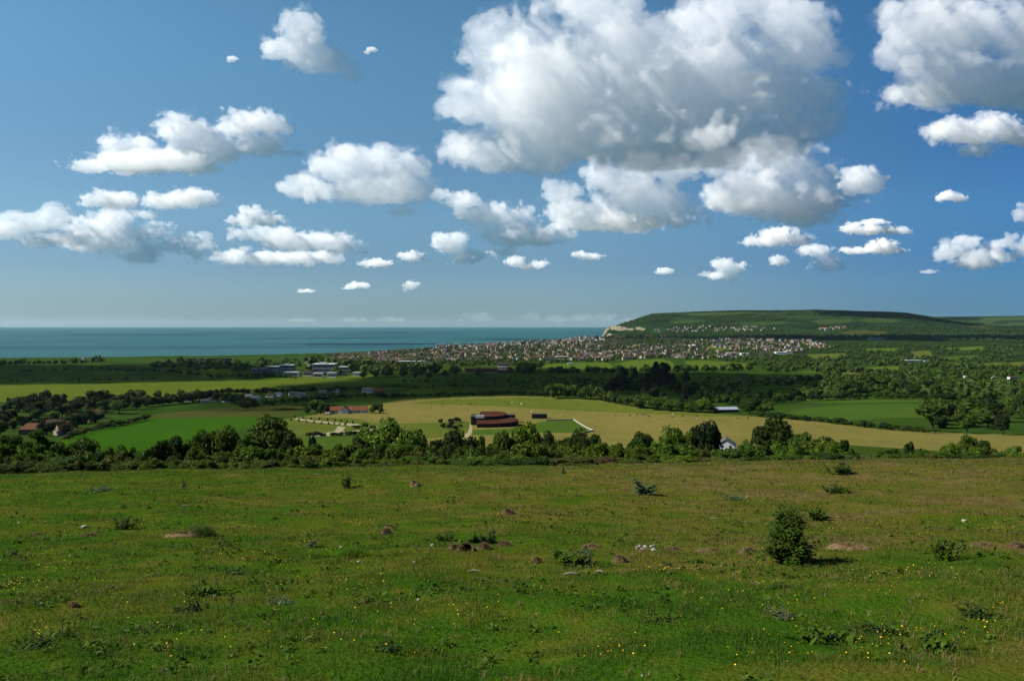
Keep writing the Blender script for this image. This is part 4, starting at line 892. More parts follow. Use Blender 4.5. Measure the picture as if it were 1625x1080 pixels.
# ------------------------------------------------------------------ woods too many to count: one mass
OPEN = [np.array(pts, float) for nm, pts in FIELDS if nm != 'gravel_track']
def stuff_wood():
    r = np.random.default_rng(5); V = []; Fc = []; n0 = 0
    zones = [  # outline, count, tree height m, seed
     ([(1230, 640), (1230, 585), (1260, 566), (1330, 570), (1400, 575), (1480, 573), (1640, 560), (1660, 640), (1560, 640), (1450, 628), (1330, 630)], 640, (8, 14)),
     ([(1290, 566), (1300, 552), (1360, 545), (1500, 548), (1640, 546), (1660, 566), (1480, 574), (1380, 572)], 520, (8, 14)),
     ([(1180, 545), (1250, 536), (1400, 534), (1500, 540), (1640, 545), (1640, 528), (1450, 530), (1300, 530), (1150, 530)], 900, (8, 14)),
     ([(960, 536), (1000, 528), (1060, 529), (1110, 537), (1150, 546), (1110, 548), (1040, 545), (980, 540)], 360, (8, 13)),
     ([(1050, 527), (1200, 524), (1300, 526), (1300, 534), (1150, 535), (1040, 532)], 420, (8, 13)),
     ([(1095, 560), (1180, 556), (1240, 566), (1260, 585), (1230, 592), (1150, 574), (1080, 570)], 160, (7, 12)),
     ([(500, 584), (540, 566), (620, 565), (700, 575), (860, 574), (980, 570), (960, 577), (860, 580), (700, 582), (640, 590), (560, 590)], 460, (8, 12)),
     ([(540, 566), (620, 558), (760, 548), (900, 538), (1000, 536), (1060, 545), (1150, 545), (1250, 545), (1240, 560), (1060, 568), (860, 574), (700, 574)], 1500, (7, 12)),
     ([(430, 580), (480, 568), (545, 562), (560, 570), (500, 584)], 70, (7, 10)),
     ([(300, 585), (345, 572), (420, 574), (470, 570), (470, 582), (380, 592)], 70, (7, 10)),
     ([(630, 605), (760, 600), (860, 600), (980, 600), (980, 615), (860, 612), (700, 610)], 90, (2.5, 6)),
     ([(860, 600), (985, 608), (960, 628), (880, 625), (860, 612)], 55, (4, 9)),
     ([(1110, 600), (1240, 594), (1300, 610), (1290, 632), (1200, 640), (1110, 640)], 90, (4, 10)),
     ([(1340, 530), (1290, 516), (1420, 512), (1640, 516), (1640, 530)], 520, (8, 14)),
     ([(1240, 494), (1300, 493), (1400, 496), (1465, 502), (1500, 510), (1440, 504), (1340, 500), (1250, 501)], 520, (9, 16)),
     ([(1120, 505), (1180, 499), (1250, 501), (1245, 508), (1190, 511), (1130, 512)], 420, (9, 16)),
     ([(985, 514), (1035, 500), (1080, 499), (1060, 508), (1000, 517)], 260, (8, 14)),
     ([(1040, 514), (1120, 512), (1180, 515), (1170, 518), (1060, 519)], 200, (8, 13)),
    ]
    for zi, (poly, n, hr) in enumerate(zones + [(None, 0, None)]):
        pts = [(a, b, None) for a, b in fill(poly, n, .6, 60 + zi)] if poly else FAR_TREES
        for a, b, hp in pts:
            if hp is None and any(inside(fp, np.array([a]), np.array([b]))[0] for fp in OPEN): continue
            p = ground(a, b); h = r.uniform(*hr) if hp is None else hp * p[1] / FPX; w = h * r.uniform(.8, 1.35)
            k = 46 if p[1] < 2000 else 26
            d = r.normal(size=(k, 3)); d /= np.linalg.norm(d, axis=1, keepdims=True); d[:, 2] = np.abs(d[:, 2]) * 1.1 - .25
            lump = 1 + .35 * np.sin(d[:, 0] * 5 + zi + a) * np.sin(d[:, 1] * 5 + b)
            P = p + d * lump[:, None] * np.array([w / 2, w / 2, h * .5]) * r.uniform(.75, 1.05, (k, 1)) + [0, 0, h * .45]
            v, f = leaves(P, d + r.normal(size=d.shape) * .35, w * .23 * r.uniform(.7, 1.3, k), r, .8)
            V.append(v); Fc.append(f + n0); n0 += len(v)
            c = p + ICO_V * np.array([w * .42, w * .42, h * .42]) * r.uniform(.85, 1.1, (len(ICO_V), 1)) + [0, 0, h * .45]
            V.append(c); f3 = ICO_F + n0; Fc.append(np.concatenate([f3, f3[:, 2:3]], 1)); n0 += len(c)
    V = np.concatenate(V); F = np.concatenate(Fc)
    tri = F[:, 2] == F[:, 3]
    # keep everything quads: split triangles into degenerate-free fans by midpoint
    T = F[tri][:, :3]; m = (V[T[:, 0]] + V[T[:, 2]]) / 2; mi = len(V) + np.arange(len(T))
    V = np.concatenate([V, m]); T4 = np.stack([T[:, 0], T[:, 1], T[:, 2], mi], 1)
    o = link('woodland', mesh_np('woodland', V, np.concatenate([F[~tri], T4]), [LEAF_FAR]))
    o.color = (.028, .053, .008, 1); tag(o, kind='stuff')
for pts, n, hh in [([(170, 588), (250, 590), (330, 597)], 26, (4, 8)), ([(330, 600), (420, 597), (470, 600)], 22, (4, 8)), ([(0, 606), (120, 604), (260, 601)], 18, (2.5, 5)), ([(240, 583), (330, 580), (420, 588)], 30, (6, 11)), ([(30, 590), (160, 586)], 14, (3, 6)),
                   ([(1205, 607), (1300, 603), (1400, 600)], 26, (6, 11)), ([(1290, 590), (1400, 592), (1520, 598)], 30, (6, 11)), ([(1400, 578), (1520, 584), (1640, 588)], 32, (6, 11)), ([(1430, 620), (1540, 612), (1640, 612)], 24, (7, 12)), ([(1250, 582), (1350, 580), (1440, 576)], 26, (6, 10)), ([(640, 617), (760, 612), (860, 616)], 22, (3, 6))]:
    P = np.array(pts, float)
    for i in range(n):
        s = (i + r4.random()) / n * (len(P) - 1); FAR_TREES.append((np.interp(s, range(len(P)), P[:, 0]), np.interp(s, range(len(P)), P[:, 1]) + r4.uniform(-.6, .6), r4.uniform(*hh)))
LEAF_FAR = leaf_mat('woodland_foliage', var=.5, tscale=.06)
stuff_wood()
# ------------------------------------------------------------------ buildings
def box(g, x0, x1, y0, y1, z0, z1, m=0):
    v = [(x, y, z) for z in (z0, z1) for y in (y0, y1) for x in (x0, x1)]
    g.add(v, [[0, 2, 3, 1], [4, 5, 7, 6], [0, 1, 5, 4], [2, 6, 7, 3], [0, 4, 6, 2], [1, 3, 7, 5]], m); return g
def gable_wall(g, L, D, h, rh, m=0, axis='x'):
    """four walls with two gable ends; ridge along x"""
    a, b = L / 2, D / 2
    v = [(-a, -b, -.6), (a, -b, -.6), (a, b, -.6), (-a, b, -.6), (-a, -b, h), (a, -b, h), (a, b, h), (-a, b, h), (-a, 0, h + rh), (a, 0, h + rh)]
    g.add(v, [[0, 1, 5, 4], [2, 3, 7, 6], [1, 2, 6, 5], [3, 0, 4, 7]], m); g.add(v, [[5, 6, 9], [7, 4, 8]], m); return g
def gable_roof(g, L, D, h, rh, ov=.4, t=.22, m=0):
    a, b = L / 2 + ov, D / 2 + ov; dz = rh * ov / (D / 2)
    lo = [(-a, -b, h - dz), (a, -b, h - dz), (a, 0, h + rh), (-a, 0, h + rh), (a, b, h - dz), (-a, b, h - dz)]
    up = [(x, y, z + t) for x, y, z in lo]; v = lo + up
    g.add(v, [[6, 7, 8, 9], [9, 8, 10, 11], [0, 3, 2, 1], [3, 5, 4, 2], [0, 1, 7, 6], [5, 11, 10, 4], [0, 6, 9, 3], [3, 9, 11, 5], [1, 2, 8, 7], [2, 4, 10, 8]], m); return g
def hip_roof(g, L, D, h, rh, ov=.4, m=0):
    a, b = L / 2 + ov, D / 2 + ov; r = max(a - b, .2)
    v = [(-a, -b, h), (a, -b, h), (a, b, h), (-a, b, h), (-r, 0, h + rh), (r, 0, h + rh)]
    g.add(v, [[0, 1, 5, 4], [2, 3, 4, 5]], m); g.add(v, [[1, 2, 5], [3, 0, 4]], m); g.add(v, [[0, 3, 2, 1]], m); return g
PAINT = {
 'white': plain('white_render', (.66, .65, .61), .8, .2, var=.06), 'cream': plain('cream_render', (.60, .53, .40), .85, .2, var=.08), 'brick': plain('brick', (.26, .13, .085), .9, .1, var=.2),
 'grey': plain('grey_panel', (.17, .19, .20), .6, .3, var=.12, scale=.3), 'pale': plain('pale_panel', (.48, .49, .47), .6, .3, var=.1, scale=.3), 'stone': plain('stone', (.34, .30, .24), .9, .1, var=.2),
 'red': plain('red_tiles', (.15, .06, .035), 1, 0, var=.25, scale=.8), 'brown': plain('brown_tiles', (.09, .058, .04), 1, 0, var=.25, scale=.8), 'slate': plain('slate', (.075, .078, .083), .7, .3, var=.2, scale=.8),
 'orange': plain('orange_tiles', (.155, .078, .045), 1, 0, var=.25, scale=.8), 'rust': plain('rusty_roof', (.058, .024, .016), 1, 0, var=.3, scale=.15), 'timber': plain('dark_timber', (.032, .024, .022), .9, .1, var=.3, scale=.5),
 'black': plain('black_boards', (.022, .022, .024), .8, .2, var=.3), 'tin': plain('tin_sheet', (.62, .65, .68), .35, .5, metal=.6, var=.12, scale=.3), 'glass': plain('window_glass', (.02, .025, .03), .1, .6, var=.1), 'blue': plain('blue_sheet', (.20, .27, .33), .5, .4, var=.12, scale=.3),
 'yellow': plain('yellow_render', (.56, .42, .20), .85, .2, var=.08), 'concrete': plain('concrete', (.42, .41, .38), .9, .1, var=.1, scale=.4)}
def part(name, g, m, parent, smooth=False): return link(name, g.mesh(name, [PAINT[m]], smooth), parent)
def house(px, py, L, D, h, rh, rz, wall, roof, label, name='house', cat='house', group=None, windows=(), doors=(), chimneys=(), hip=False, wing=None, flat=False, gwin=()):
    p = ground(px, py); e = link(name, None, loc=p, rz=rz); tag(e, label, cat, group)
    g = Geo()
    if flat or hip: box(g, -L / 2, L / 2, -D / 2, D / 2, -.8, h)
    else: gable_wall(g, L, D, h, rh)
    part('wall', g, wall, e)
    g = Geo(); (box(g, -L / 2 - .3, L / 2 + .3, -D / 2 - .3, D / 2 + .3, h, h + .5) if flat else hip_roof(g, L, D, h, rh) if hip else gable_roof(g, L, D, h, rh))
    rf = part('roof', g, roof, e)
    for x in chimneys:
        g = Geo(); box(g, x - .4, x + .4, -.35, .35, h + rh - .6, h + rh + 1.3); part('chimney', g, 'brick', rf)
    for (x, z, w, t) in windows:
        g = Geo(); box(g, x - w / 2, x + w / 2, -D / 2 - .05, -D / 2 + .05, z, z + t); part('window', g, 'glass', e)
    for (y, z, w, t) in gwin:
        g = Geo(); box(g, -L / 2 - .05, -L / 2 + .05, y - w / 2, y + w / 2, z, z + t); part('window', g, 'glass', e)
    for x in doors:
        g = Geo(); box(g, x - .5, x + .5, -D / 2 - .06, -D / 2 + .04, 0, 2.1); part('door', g, 'timber', e)
    if wing:
        x, w, d, wh, wr = wing; s = w / 2
        v = [(x - s, -D / 2 - d, -.6), (x + s, -D / 2 - d, -.6), (x + s, -D / 2 - d, wh), (x - s, -D / 2 - d, wh), (x, -D / 2 - d, wh + wr)]
        g = Geo(); g.add(v, [[0, 1, 2, 3]]); g.add(v, [[3, 2, 4]])
        v2 = [(a, b + d + D * .45, c) for a, b, c in v]; g.add(v + v2, [[0, 3, 8, 5], [1, 6, 7, 2]]); part('gable_wing', g, wall, e)
        v = [(x - s - .3, -D / 2 - d - .3, wh - .2), (x, -D / 2 - d - .3, wh + wr + .12), (x + s + .3, -D / 2 - d - .3, wh - .2)]
        v2 = [(a, b + d + D * .5, c) for a, b, c in v]; v3 = [(a, b, c + .25) for a, b, c in v + v2]
        g = Geo(); g.add(v + v2 + v3, [[0, 1, 4, 3], [1, 2, 5, 4], [6, 9, 10, 7], [7, 10, 11, 8], [0, 6, 7, 1], [1, 7, 8, 2], [0, 3, 9, 6], [2, 8, 11, 5]]); part('wing_roof', g, roof, e)
    return e
# --- the curved museum
def museum():
    p = ground(760, 678); m = p[1] / FPX; e = link('museum', None, loc=p); tag(e, 'long curved museum with two tiers of rust brown sloping roof', 'museum')
    def drum(a, b, y0, z0, zf, zb, over, x0=0.0, n=28):
        """half-ellipse plan bulging right and forwards; roof rises from zf at the front edge to zb at the back"""
        t = np.linspace(-math.pi / 2, math.pi / 2 * .62, n)
        X = x0 + a * np.cos(t) ** .8; Y = y0 + b * np.sin(t)
        X = np.concatenate([[x0], X, [x0]]); Y = np.concatenate([[y0 - b], Y, [Y[-1]]])
        k = (Y - Y.min()) / (Y.max() - Y.min()); Z = zf + (zb - zf) * k
        N = len(X); g = Geo(); v = [(x, y, z0) for x, y in zip(X, Y)] + [(x, y, z) for x, y, z in zip(X, Y, Z)]
        g.add(v, [[i, (i + 1) % N, N + (i + 1) % N, N + i] for i in range(N)])
        cx_, cy_ = X.mean(), Y.mean(); Xo = cx_ + (X - cx_) * over; Yo = cy_ + (Y - cy_) * over; r = Geo()
        c = (cx_, cy_, float(zf + (zb - zf) * (cy_ - Y.min()) / (Y.max() - Y.min())))
        top = [(x, y, z + .55) for x, y, z in zip(Xo, Yo, Z)]; bot = [(x, y, z + .02) for x, y, z in zip(Xo, Yo, Z)]
        v = top + bot + [(c[0], c[1], c[2] + .55), (c[0], c[1], c[2] + .02)]
        r.add(v, [[i, (i + 1) % N, 2 * N] for i in range(N)] + [[N + (i + 1) % N, N + i, 2 * N + 1] for i in range(N)]); r.add(v, [[N + i, N + (i + 1) % N, (i + 1) % N, i] for i in range(N)])
        return g, r
    g, r = drum(66 * m, 23, 22, -1, 3.0, 4.6, 1.03, -3 * m)
    part('lower_wall', g, 'timber', e); part('lower_roof', r, 'rust', e)
    g, r = drum(45 * m, 19, 40, 3, 6.8, 8.0, 1.02, -1 * m)
    part('upper_wall', g, 'timber', e); part('upper_roof', r, 'rust', e)
    g = Geo(); box(g, -15 * m, -3.4 * m, 24, 46, -1, 6.6); b = part('end_block', g, 'timber', e)
    g = Geo(); box(g, -15.4 * m, -3.2 * m, 23.6, 46.4, 6.62, 7.0); part('roof_slab', g, 'black', b)
    g = Geo(); box(g, -7 * m, 7 * m, 19.2, 22.4, 6.2, 8.6); part('canopy', g, 'pale', e)
    for i in range(7):
        x = 1 + i * 3.9; yf = 22 - 23 * math.sqrt(max(0, 1 - ((x + 3 * m) / (66 * m)) ** 2)); g = Geo(); box(g, x, x + 1.5, yf - .25, yf + .6, .9, 2.2); part('window', g, 'glass', e)
    g = Geo(); box(g, 42 * m, 58 * m, 46, 56, -1, 5.6); b = part('end_block', g, 'timber', e)
    g = Geo(); box(g, 41.6 * m, 58.4 * m, 45.6, 56.4, 5.62, 6); part('roof_slab', g, 'black', b)
museum()
e = house(856, 663.5, 15.5, 7, 4.2, 0, 0, 'black', 'black', 'small black flat roofed building right of the museum', 'pavilion', 'building', flat=True, windows=[(1.5, 1.2, 1.6, 1.4)])
# --- farmhouse and cottages
_w = ground(550, 655)[1] / FPX
house(553, 655, 60 * _w, 8, 3.6, 3.6, R(4), 'white', 'red', 'long white farmhouse with red roof and a front gable', 'farmhouse', 'farmhouse', windows=[(x, .9, 1.6, 1.5) for x in (-17, -12.5, 3, 7.5, 12, 17)], doors=[-15, 10], chimneys=[-18, -4, 9], wing=(-3, 8, 4, 3.8, 3.8))
house(521, 655.5, 6, 5, 4.0, 2.6, R(80), 'white', 'red', 'tiny white gabled annexe at the left end of the long farmhouse', 'annexe', 'annexe', windows=[(0, 1, 1, 1.2)])
_w = ground(1152, 722)[1] / FPX
e = house(1152, 718, 9, 8.6, 3.9, 2.8, R(72), 'pale', 'slate', 'white house with grey roof beside the two very dark trees', 'house', 'house', gwin=[(-2.6, .9, 1.1, 1.2), (.2, .9, 1.1, 1.2), (2.8, .9, 1.1, 1.2), (-2.2, 3.0, 1.1, 1.2), (1.4, 3.0, 1.1, 1.2)], windows=[(-2, 1, 1.1, 1.2), (2, 1, 1.1, 1.2)], chimneys=[3])
house(1152, 653.5, 23, 13, 3.4, 2.2, R(8), 'black', 'tin', 'low barn with shiny tin roof at the edge of the dry field', 'barn', 'barn', doors=[-6, 5])
house(583.5, 623, 15, 8, 4.6, 3, R(-4), 'white', 'slate', 'white house alone in the dark hedge with two rows of windows', 'house', 'house', windows=[(x, z, 1.3, 1.3) for z in (.8, 3.0) for x in (-5, -1.6, 1.8, 5)], chimneys=[-5.5, 5.5])
house(601, 623.5, 16, 8, 3.6, 3.2, R(6), 'brick', 'red', 'red roofed brick house right of the lone white house', 'house', 'house', windows=[(-4, 1, 1.4, 1.3), (4, 1, 1.4, 1.3)], chimneys=[5])
for px, py, L, rz, roof, wl_, lb in [(53, 689, 17, 12, 'orange', 'brick', 'orange roofed house in the left wood, nearest and leftmost'), (101, 690, 10, 60, 'orange', 'stone', 'house with pale gable end by the bright green field corner'), (88, 681, 13, 20, 'brown', 'brick', 'brown roofed house between two orange roofed ones in the left wood'),
                                  (138, 669, 12, -10, 'red', 'brick', 'red roofed house behind the bright green field, left of its twin'), (154, 664, 13, 15, 'red', 'cream', 'red roofed house behind the bright green field, right of its twin')]:
    house(px, py, L, 8.5, 4.4, 4.2, R(rz), wl_, roof, lb, 'house', 'house', 'houses in the left wood', windows=[(-2.5, 1, 1.3, 1.3), (2.5, 1, 1.3, 1.3)], chimneys=[L * .3], hip=(L > 15))
r5 = random.Random(9)
_bl = [(300, 637), (312, 635), (325, 639), (338, 636), (349, 635), (362, 638), (371, 633), (384, 636), (396, 631), (405, 634), (414, 632), (430, 630), (443, 628), (452, 631), (465, 627), (478, 628), (498, 626), (512, 624), (533, 622), (438, 636), (470, 633)]
_bl = [b for i, b in enumerate(_bl) if i % 3 != 1]
for i, (px, py) in enumerate(_bl):
    wl_ = ['white', 'cream', 'white', 'pale'][i % 4]; rf = ['slate', 'slate', 'brown', 'slate', 'slate'][i % 5]
    house(px, py, r5.uniform(9, 14), 7, 2.7, 2.3, R(r5.uniform(-30, 30)), wl_, rf, f'{wl_} bungalow with {"grey" if rf in ("slate", "pale") else "brown"} roof, {nth(i + 1)} along the dark lane below the marsh', 'bungalow', 'bungalow', 'bungalows along the dark lane', windows=[(-2, .9, 1.4, 1.2), (2, .9, 1.4, 1.2)])
# --- grey works blocks by the shore
def block(px, py, wpx, h, D, wall, roof, label, name='works_building', cat='building', rows=0, cols=0, plant_box=False, rz=0):
    p = ground(px, py); L = wpx * p[1] / FPX; e = link(name, None, loc=p, rz=R(rz)); tag(e, label, cat, 'large plain buildings of the plain')
    g = Geo(); box(g, -L / 2, L / 2, -D / 2, D / 2, -1, h); part('wall', g, wall, e)
    g = Geo(); box(g, -L / 2 - .5, L / 2 + .5, -D / 2 - .5, D / 2 + .5, h + .01, h + .9); rf = part('roof', g, roof, e)
    if plant_box: g = Geo(); box(g, -L * .25, L * .1, -D * .2, D * .2, h + .9, h + 3); part('plant_room', g, 'pale', rf)
    for j in range(rows):
        g = Geo(); z = h * (j + .35) / max(rows, 1); box(g, -L * .46, L * .46, -D / 2 - .08, -D / 2 + .1, z, z + h * .28 / rows); part('window_band', g, 'glass', e)
    return e
block(457, 592, 19, 17, 25, 'grey', 'pale', 'tall square grey block, left of the two biggest by the shore', rows=3, plant_box=True)
block(516, 595, 34, 22, 38, 'grey', 'pale', 'widest and tallest grey block by the shore', rows=3, plant_box=True)
block(548, 591, 16, 12, 22, 'grey', 'pale', 'smaller grey block right of the widest one', rows=2)
block(434, 591, 17, 13, 20, 'grey', 'pale', 'low grey block left of the two biggest', rows=2)
block(418, 592, 12, 10, 16, 'grey', 'slate', 'dark roofed grey shed at the left end of the works', rows=1)
block(405, 591, 10, 8, 14, 'grey', 'slate', 'smallest grey shed, farthest left of the works', rows=1)
block(463, 597, 22, 8, 14, 'pale', 'pale', 'long pale annexe in front of the tall square block', rows=1)
block(489, 597, 15, 10, 14, 'cream', 'brown', 'cream block with brown top between the two biggest', rows=1)
block(505, 599, 14, 8, 10, 'cream', 'pale', 'cream annexe before the widest grey block', rows=1)
block(527, 599, 14, 9, 10, 'white', 'pale', 'white annexe under the right end of the widest grey block', rows=1)
block(544, 595, 12, 6, 10, 'cream', 'brown', 'small cream hut right of the white annexe')
block(570, 596, 18, 6, 12, 'pale', 'pale', 'low pale shed right of all the grey blocks')
block(764, 591, 52, 9, 14, 'brick', 'red', 'very long low brick terrace with red roof before the town', 'terrace', 'terrace', rows=1)
block(799, 586, 20, 14, 16, 'cream', 'orange', 'tan block behind the right end of the long brick terrace', rows=2)
block(799, 593, 22, 8, 12, 'brick', 'brown', 'brown roofed row right of the long brick terrace', rows=1)
block(870, 574, 24, 12, 18, 'cream', 'brown', 'long low cream building before the town left of the playing fields', rows=1)
block(892, 573, 20, 14, 20, 'cream', 'cream', 'cream flat topped block above the left playing field', rows=2)
block(905, 578.5, 8, 4, 8, 'white', 'pale', 'small white pavilion on the left playing field')
block(1163, 562, 20, 6, 20, 'white', 'white', 'long white shed among trees right of the playing fields')
block(1182, 563, 14, 6, 18, 'white', 'white', 'shorter white shed right of the long white one')
block(1238, 562, 16, 8, 26, 'white', 'white', 'big white warehouse at the right end of the town')
block(1252, 561, 11, 9, 20, 'cream', 'pale', 'cream warehouse against the big white one')
block(1268, 560, 22, 6, 20, 'brick', 'brown', 'brown low works right of the cream warehouse')
block(1390, 539, 22, 9, 40, 'blue', 'blue', 'long blue grey shed in the woods under the hill')
block(1449, 576, 24, 8, 20, 'white', 'pale', 'white flat shed alone in the right hand woods', rows=1)
block(1470, 574, 7, 4, 10, 'blue', 'blue', 'little blue shed right of the white flat shed')
block(1608, 602, 15, 5, 8, 'white', 'red', 'white house with red roof at the right edge among trees', 'house', 'house', rows=1)
block(1535, 599, 10, 2.5, 6, 'pale', 'pale', 'low pale glasshouse at the right beside a field')
block(1576, 600, 6, 2.5, 6, 'stone', 'pale', 'tiny pale hut right of the low glasshouse')
block(655, 577, 44, 7, 24, 'blue', 'pale', 'long blue grey factory roof at the near edge of town')
block(675, 580, 24, 6, 18, 'pale', 'slate', 'low dark roofed factory before the long blue grey one')
block(332, 571.5, 70, 5, 10, 'black', 'black', 'long low dark sea wall building on the left shore', rows=0)
block(132, 571, 4, 9, 6, 'white', 'white', 'tiny white tower house among shore trees at left')
block(700, 551, 16, 12, 14, 'white', 'white', 'white sea front hotel block standing on the cliff edge', rows=1)
block(726, 549, 11, 14, 14, 'white', 'white', 'white tall sea front hotel right of the long one', rows=1)
# --- the town
HV = lambda L, D, h, rh: ([(-L/2, -D/2, -1.5), (L/2, -D/2, -1.5), (L/2, D/2, -1.5), (-L/2, D/2, -1.5), (-L/2, -D/2, h), (L/2, -D/2, h), (L/2, D/2, h), (-L/2, D/2, h), (-L/2, 0, h + rh), (L/2, 0, h + rh)],
                          [[0, 1, 5, 4], [2, 3, 7, 6], [1, 2, 6, 5], [3, 0, 4, 7], [5, 6, 9, 9], [7, 4, 8, 8]], [[4, 5, 9, 8], [6, 7, 8, 9]])
WALLS = ['white', 'cream', 'brick', 'cream', 'white', 'stone', 'yellow']; ROOFS = ['red', 'brown', 'slate', 'brown', 'orange', 'slate']
PAINT['white_town'] = plain('town_white', (.38, .365, .33), .9, .1, var=.15, scale=.05); PAINT['cream_town'] = plain('town_cream', (.29, .25, .185), .9, .1, var=.15, scale=.05)
for _k, _c in (('brick', (.15, .085, .06)), ('stone', (.20, .175, .135)), ('yellow', (.34, .26, .13)), ('red', (.105, .052, .038)), ('brown', (.075, .055, .043)), ('slate', (.075, .075, .078)), ('orange', (.14, .080, .052))): PAINT[_k + '_town'] = plain('town_' + _k, _c, .9, .1, var=.25, scale=.05)
TOWN_M = [PAINT[k + '_town'] for k in ('white', 'cream', 'brick', 'stone', 'yellow', 'red', 'brown', 'slate', 'orange')]; _ti = {k: i for i, k in enumerate(('white', 'cream', 'brick', 'stone', 'yellow', 'red', 'brown', 'slate', 'orange'))}
ZONES = [
 ('at the sea end of the town front', [(500, 580), (545, 564), (600, 560), (640, 568), (640, 577), (560, 575)], 150),
 ('in the crowded red roofed middle of town', [(600, 560), (700, 551), (790, 547), (800, 572), (700, 574), (640, 574)], 300),
 ('on the cliff side of town before the sea', [(700, 550), (900, 537.5), (950, 534.5), (960, 541), (860, 548), (780, 553)], 190),
 ('above the left playing field', [(790, 552), (900, 543), (960, 545), (965, 571), (870, 573), (800, 572)], 210),
 ('in the rows above the middle playing field', [(925, 562), (990, 557), (1030, 562), (1050, 567), (970, 572), (915, 572)], 120),
 ('among the trees at the right of town', [(960, 545), (1100, 548), (1180, 552), (1180, 570), (1080, 568), (990, 560)], 150),
 ('in the far spread of town under the hill', [(1080, 541), (1180, 535), (1290, 540), (1320, 552), (1250, 558), (1150, 553)], 220),
 ('in the upper town at the foot of the hill', [(1025, 524), (1080, 518), (1185, 518), (1240, 522), (1190, 527), (1090, 527), (1035, 527)], 60),
 ('in the hillside hamlet at the right', [(1295, 522), (1345, 518), (1350, 522), (1310, 524)], 30),
]
def town():
    r = random.Random(31); cand = []
    for zi, (zn, poly, n) in enumerate(ZONES):
        for a, b in fill(poly, n, 1.0, 300 + zi):
            p = ground(a, b)
            if p[2] < 1: continue
            cand.append((p[1], zi, a, b, p))
    cand.sort(key=lambda c: c[0])
    stuff = Geo(); cache = {}
    for i, (d, zi, a, b, p) in enumerate(cand):
        wl_ = r.choice(WALLS); rf = r.choice(ROOFS)
        if zi == 7: wl_ = r.choice(['white', 'stone', 'cream', 'stone']); rf = r.choice(['slate', 'brown', 'slate'])
        if zi == 2 and r.random() < .5: wl_ = 'white'; rf = 'slate'
        big = 1.0 if d < 4200 else 1.25
        L, D, h, rh = (r.uniform(8, 15) if r.random() < .8 else r.uniform(20, 38)) * big, r.uniform(7, 9) * big, r.uniform(4.6, 6.5) * big, r.uniform(2.6, 4.0) * big
        if zi in (2, 7): h *= 1.35
        rz = R(r.choice([15, 20, 105, 100, 55, -20]) + r.uniform(-8, 8))
        if i < 300:
            key = (wl_, rf, int(L / 3), int(h / 1.5))
            if key not in cache:
                v, fw, fr = HV(L, D, h, rh); g = Geo(); g.add(v, fw, 0); g.add(v, fr, 1); cache[key] = g.mesh('town_house', [PAINT[wl_ + '_town'], PAINT[rf + '_town']])
            o = link('town_house', cache[key], loc=p, rz=rz)
            tag(o, f'{dict(brick="brick", stone="stone").get(wl_, wl_)} house with {dict(slate="grey", red="red").get(rf, rf)} roof {ZONES[zi][0]}', 'house', f'{wl_} houses with {rf} roofs {ZONES[zi][0]}')
        else:
            v, fw, fr = HV(L, D, h, rh); v = np.array(v); c, s = math.cos(rz), math.sin(rz)
            v = np.stack([v[:, 0] * c - v[:, 1] * s + p[0], v[:, 0] * s + v[:, 1] * c + p[1], v[:, 2] + p[2]], 1)
            stuff.add(v, fw, _ti[wl_]); stuff.add(v, fr, _ti[rf])
    o = link('town_houses', stuff.mesh('town_houses', TOWN_M)); tag(o, kind='stuff')
    print('town', len(cand))
town()
# ------------------------------------------------------------------ cattle, poles, fences in the fields
HIDE = {'black': plain('black_hide', (.018, .016, .015), .7, .2), 'brown': plain('brown_hide', (.10, .05, .03), .7, .2), 'white': plain('white_hide', (.68, .65, .58), .8, .2)}
def cow_mesh(pose):
    """one continuous skin: barrel, neck, head, jointed legs, tail"""
    bm = bmesh.new(); lay = bm.verts.layers.skin.verify()
    def chain(prev, pts):
        for x, y, z, r in pts:
            v = bm.verts.new((x, y, z)); v[lay].radius = (r, r)
            if prev is not None: bm.edges.new((prev, v))
            prev = v
        return prev
    hip = bm.verts.new((-.75, 0, 1.15)); hip[lay].radius = (.30, .33); hip[lay].use_root = True
    mid = chain(hip, [(-.25, 0, 1.06, .40), (.3, 0, 1.06, .38)]); sh = chain(mid, [(.75, 0, 1.12, .30)])
    if pose == 'graze': chain(sh, [(1.1, 0, .85, .17), (1.35, .02, .42, .13), (1.5, .03, .2, .14), (1.62, .03, .07, .09)])
    elif pose == 'lie': chain(sh, [(1.1, 0, 1.35, .17), (1.3, 0, 1.5, .15), (1.6, 0, 1.38, .09)])
    else: chain(sh, [(1.1, 0, 1.38, .17), (1.3, 0, 1.52, .15), (1.62, 0, 1.36, .09)])
    chain(hip, [(-1.02, 0, 1.2, .05), (-1.08, 0, .8, .03), (-1.06, 0, .5, .05)])
    for s in (-1, 1):
        if pose == 'lie':
            chain(hip, [(-.7, s * .3, .95, .17), (-.35, s * .42, .8, .10), (-.75, s * .45, .74, .06)]); chain(sh, [(.72, s * .25, .92, .14), (1.0, s * .28, .76, .07), (.75, s * .3, .72, .05)])
        else:
            chain(hip, [(-.72, s * .2, .88, .17), (-.62, s * .22, .66, .11), (-.82, s * .22, .44, .065), (-.78, s * .22, .06, .06)])
            chain(sh, [(.68, s * .19, .8, .13), (.70, s * .2, .48, .07), (.69, s * .2, .06, .06)])
    me = bpy.data.meshes.new('cow'); bm.to_mesh(me); bm.free()
    o = bpy.data.objects.new('tmp', me); COL.objects.link(o)
    o.modifiers.new('s', 'SKIN'); o.modifiers.new('u', 'SUBSURF').levels = 1
    dg = bpy.context.evaluated_depsgraph_get(); dg.update()
    out = bpy.data.meshes.new_from_object(o.evaluated_get(dg)); bpy.data.objects.remove(o)
    if pose == 'lie':
        for v in out.vertices: v.co.z -= .62
    out.name = 'cow'; return out
_cows = {}
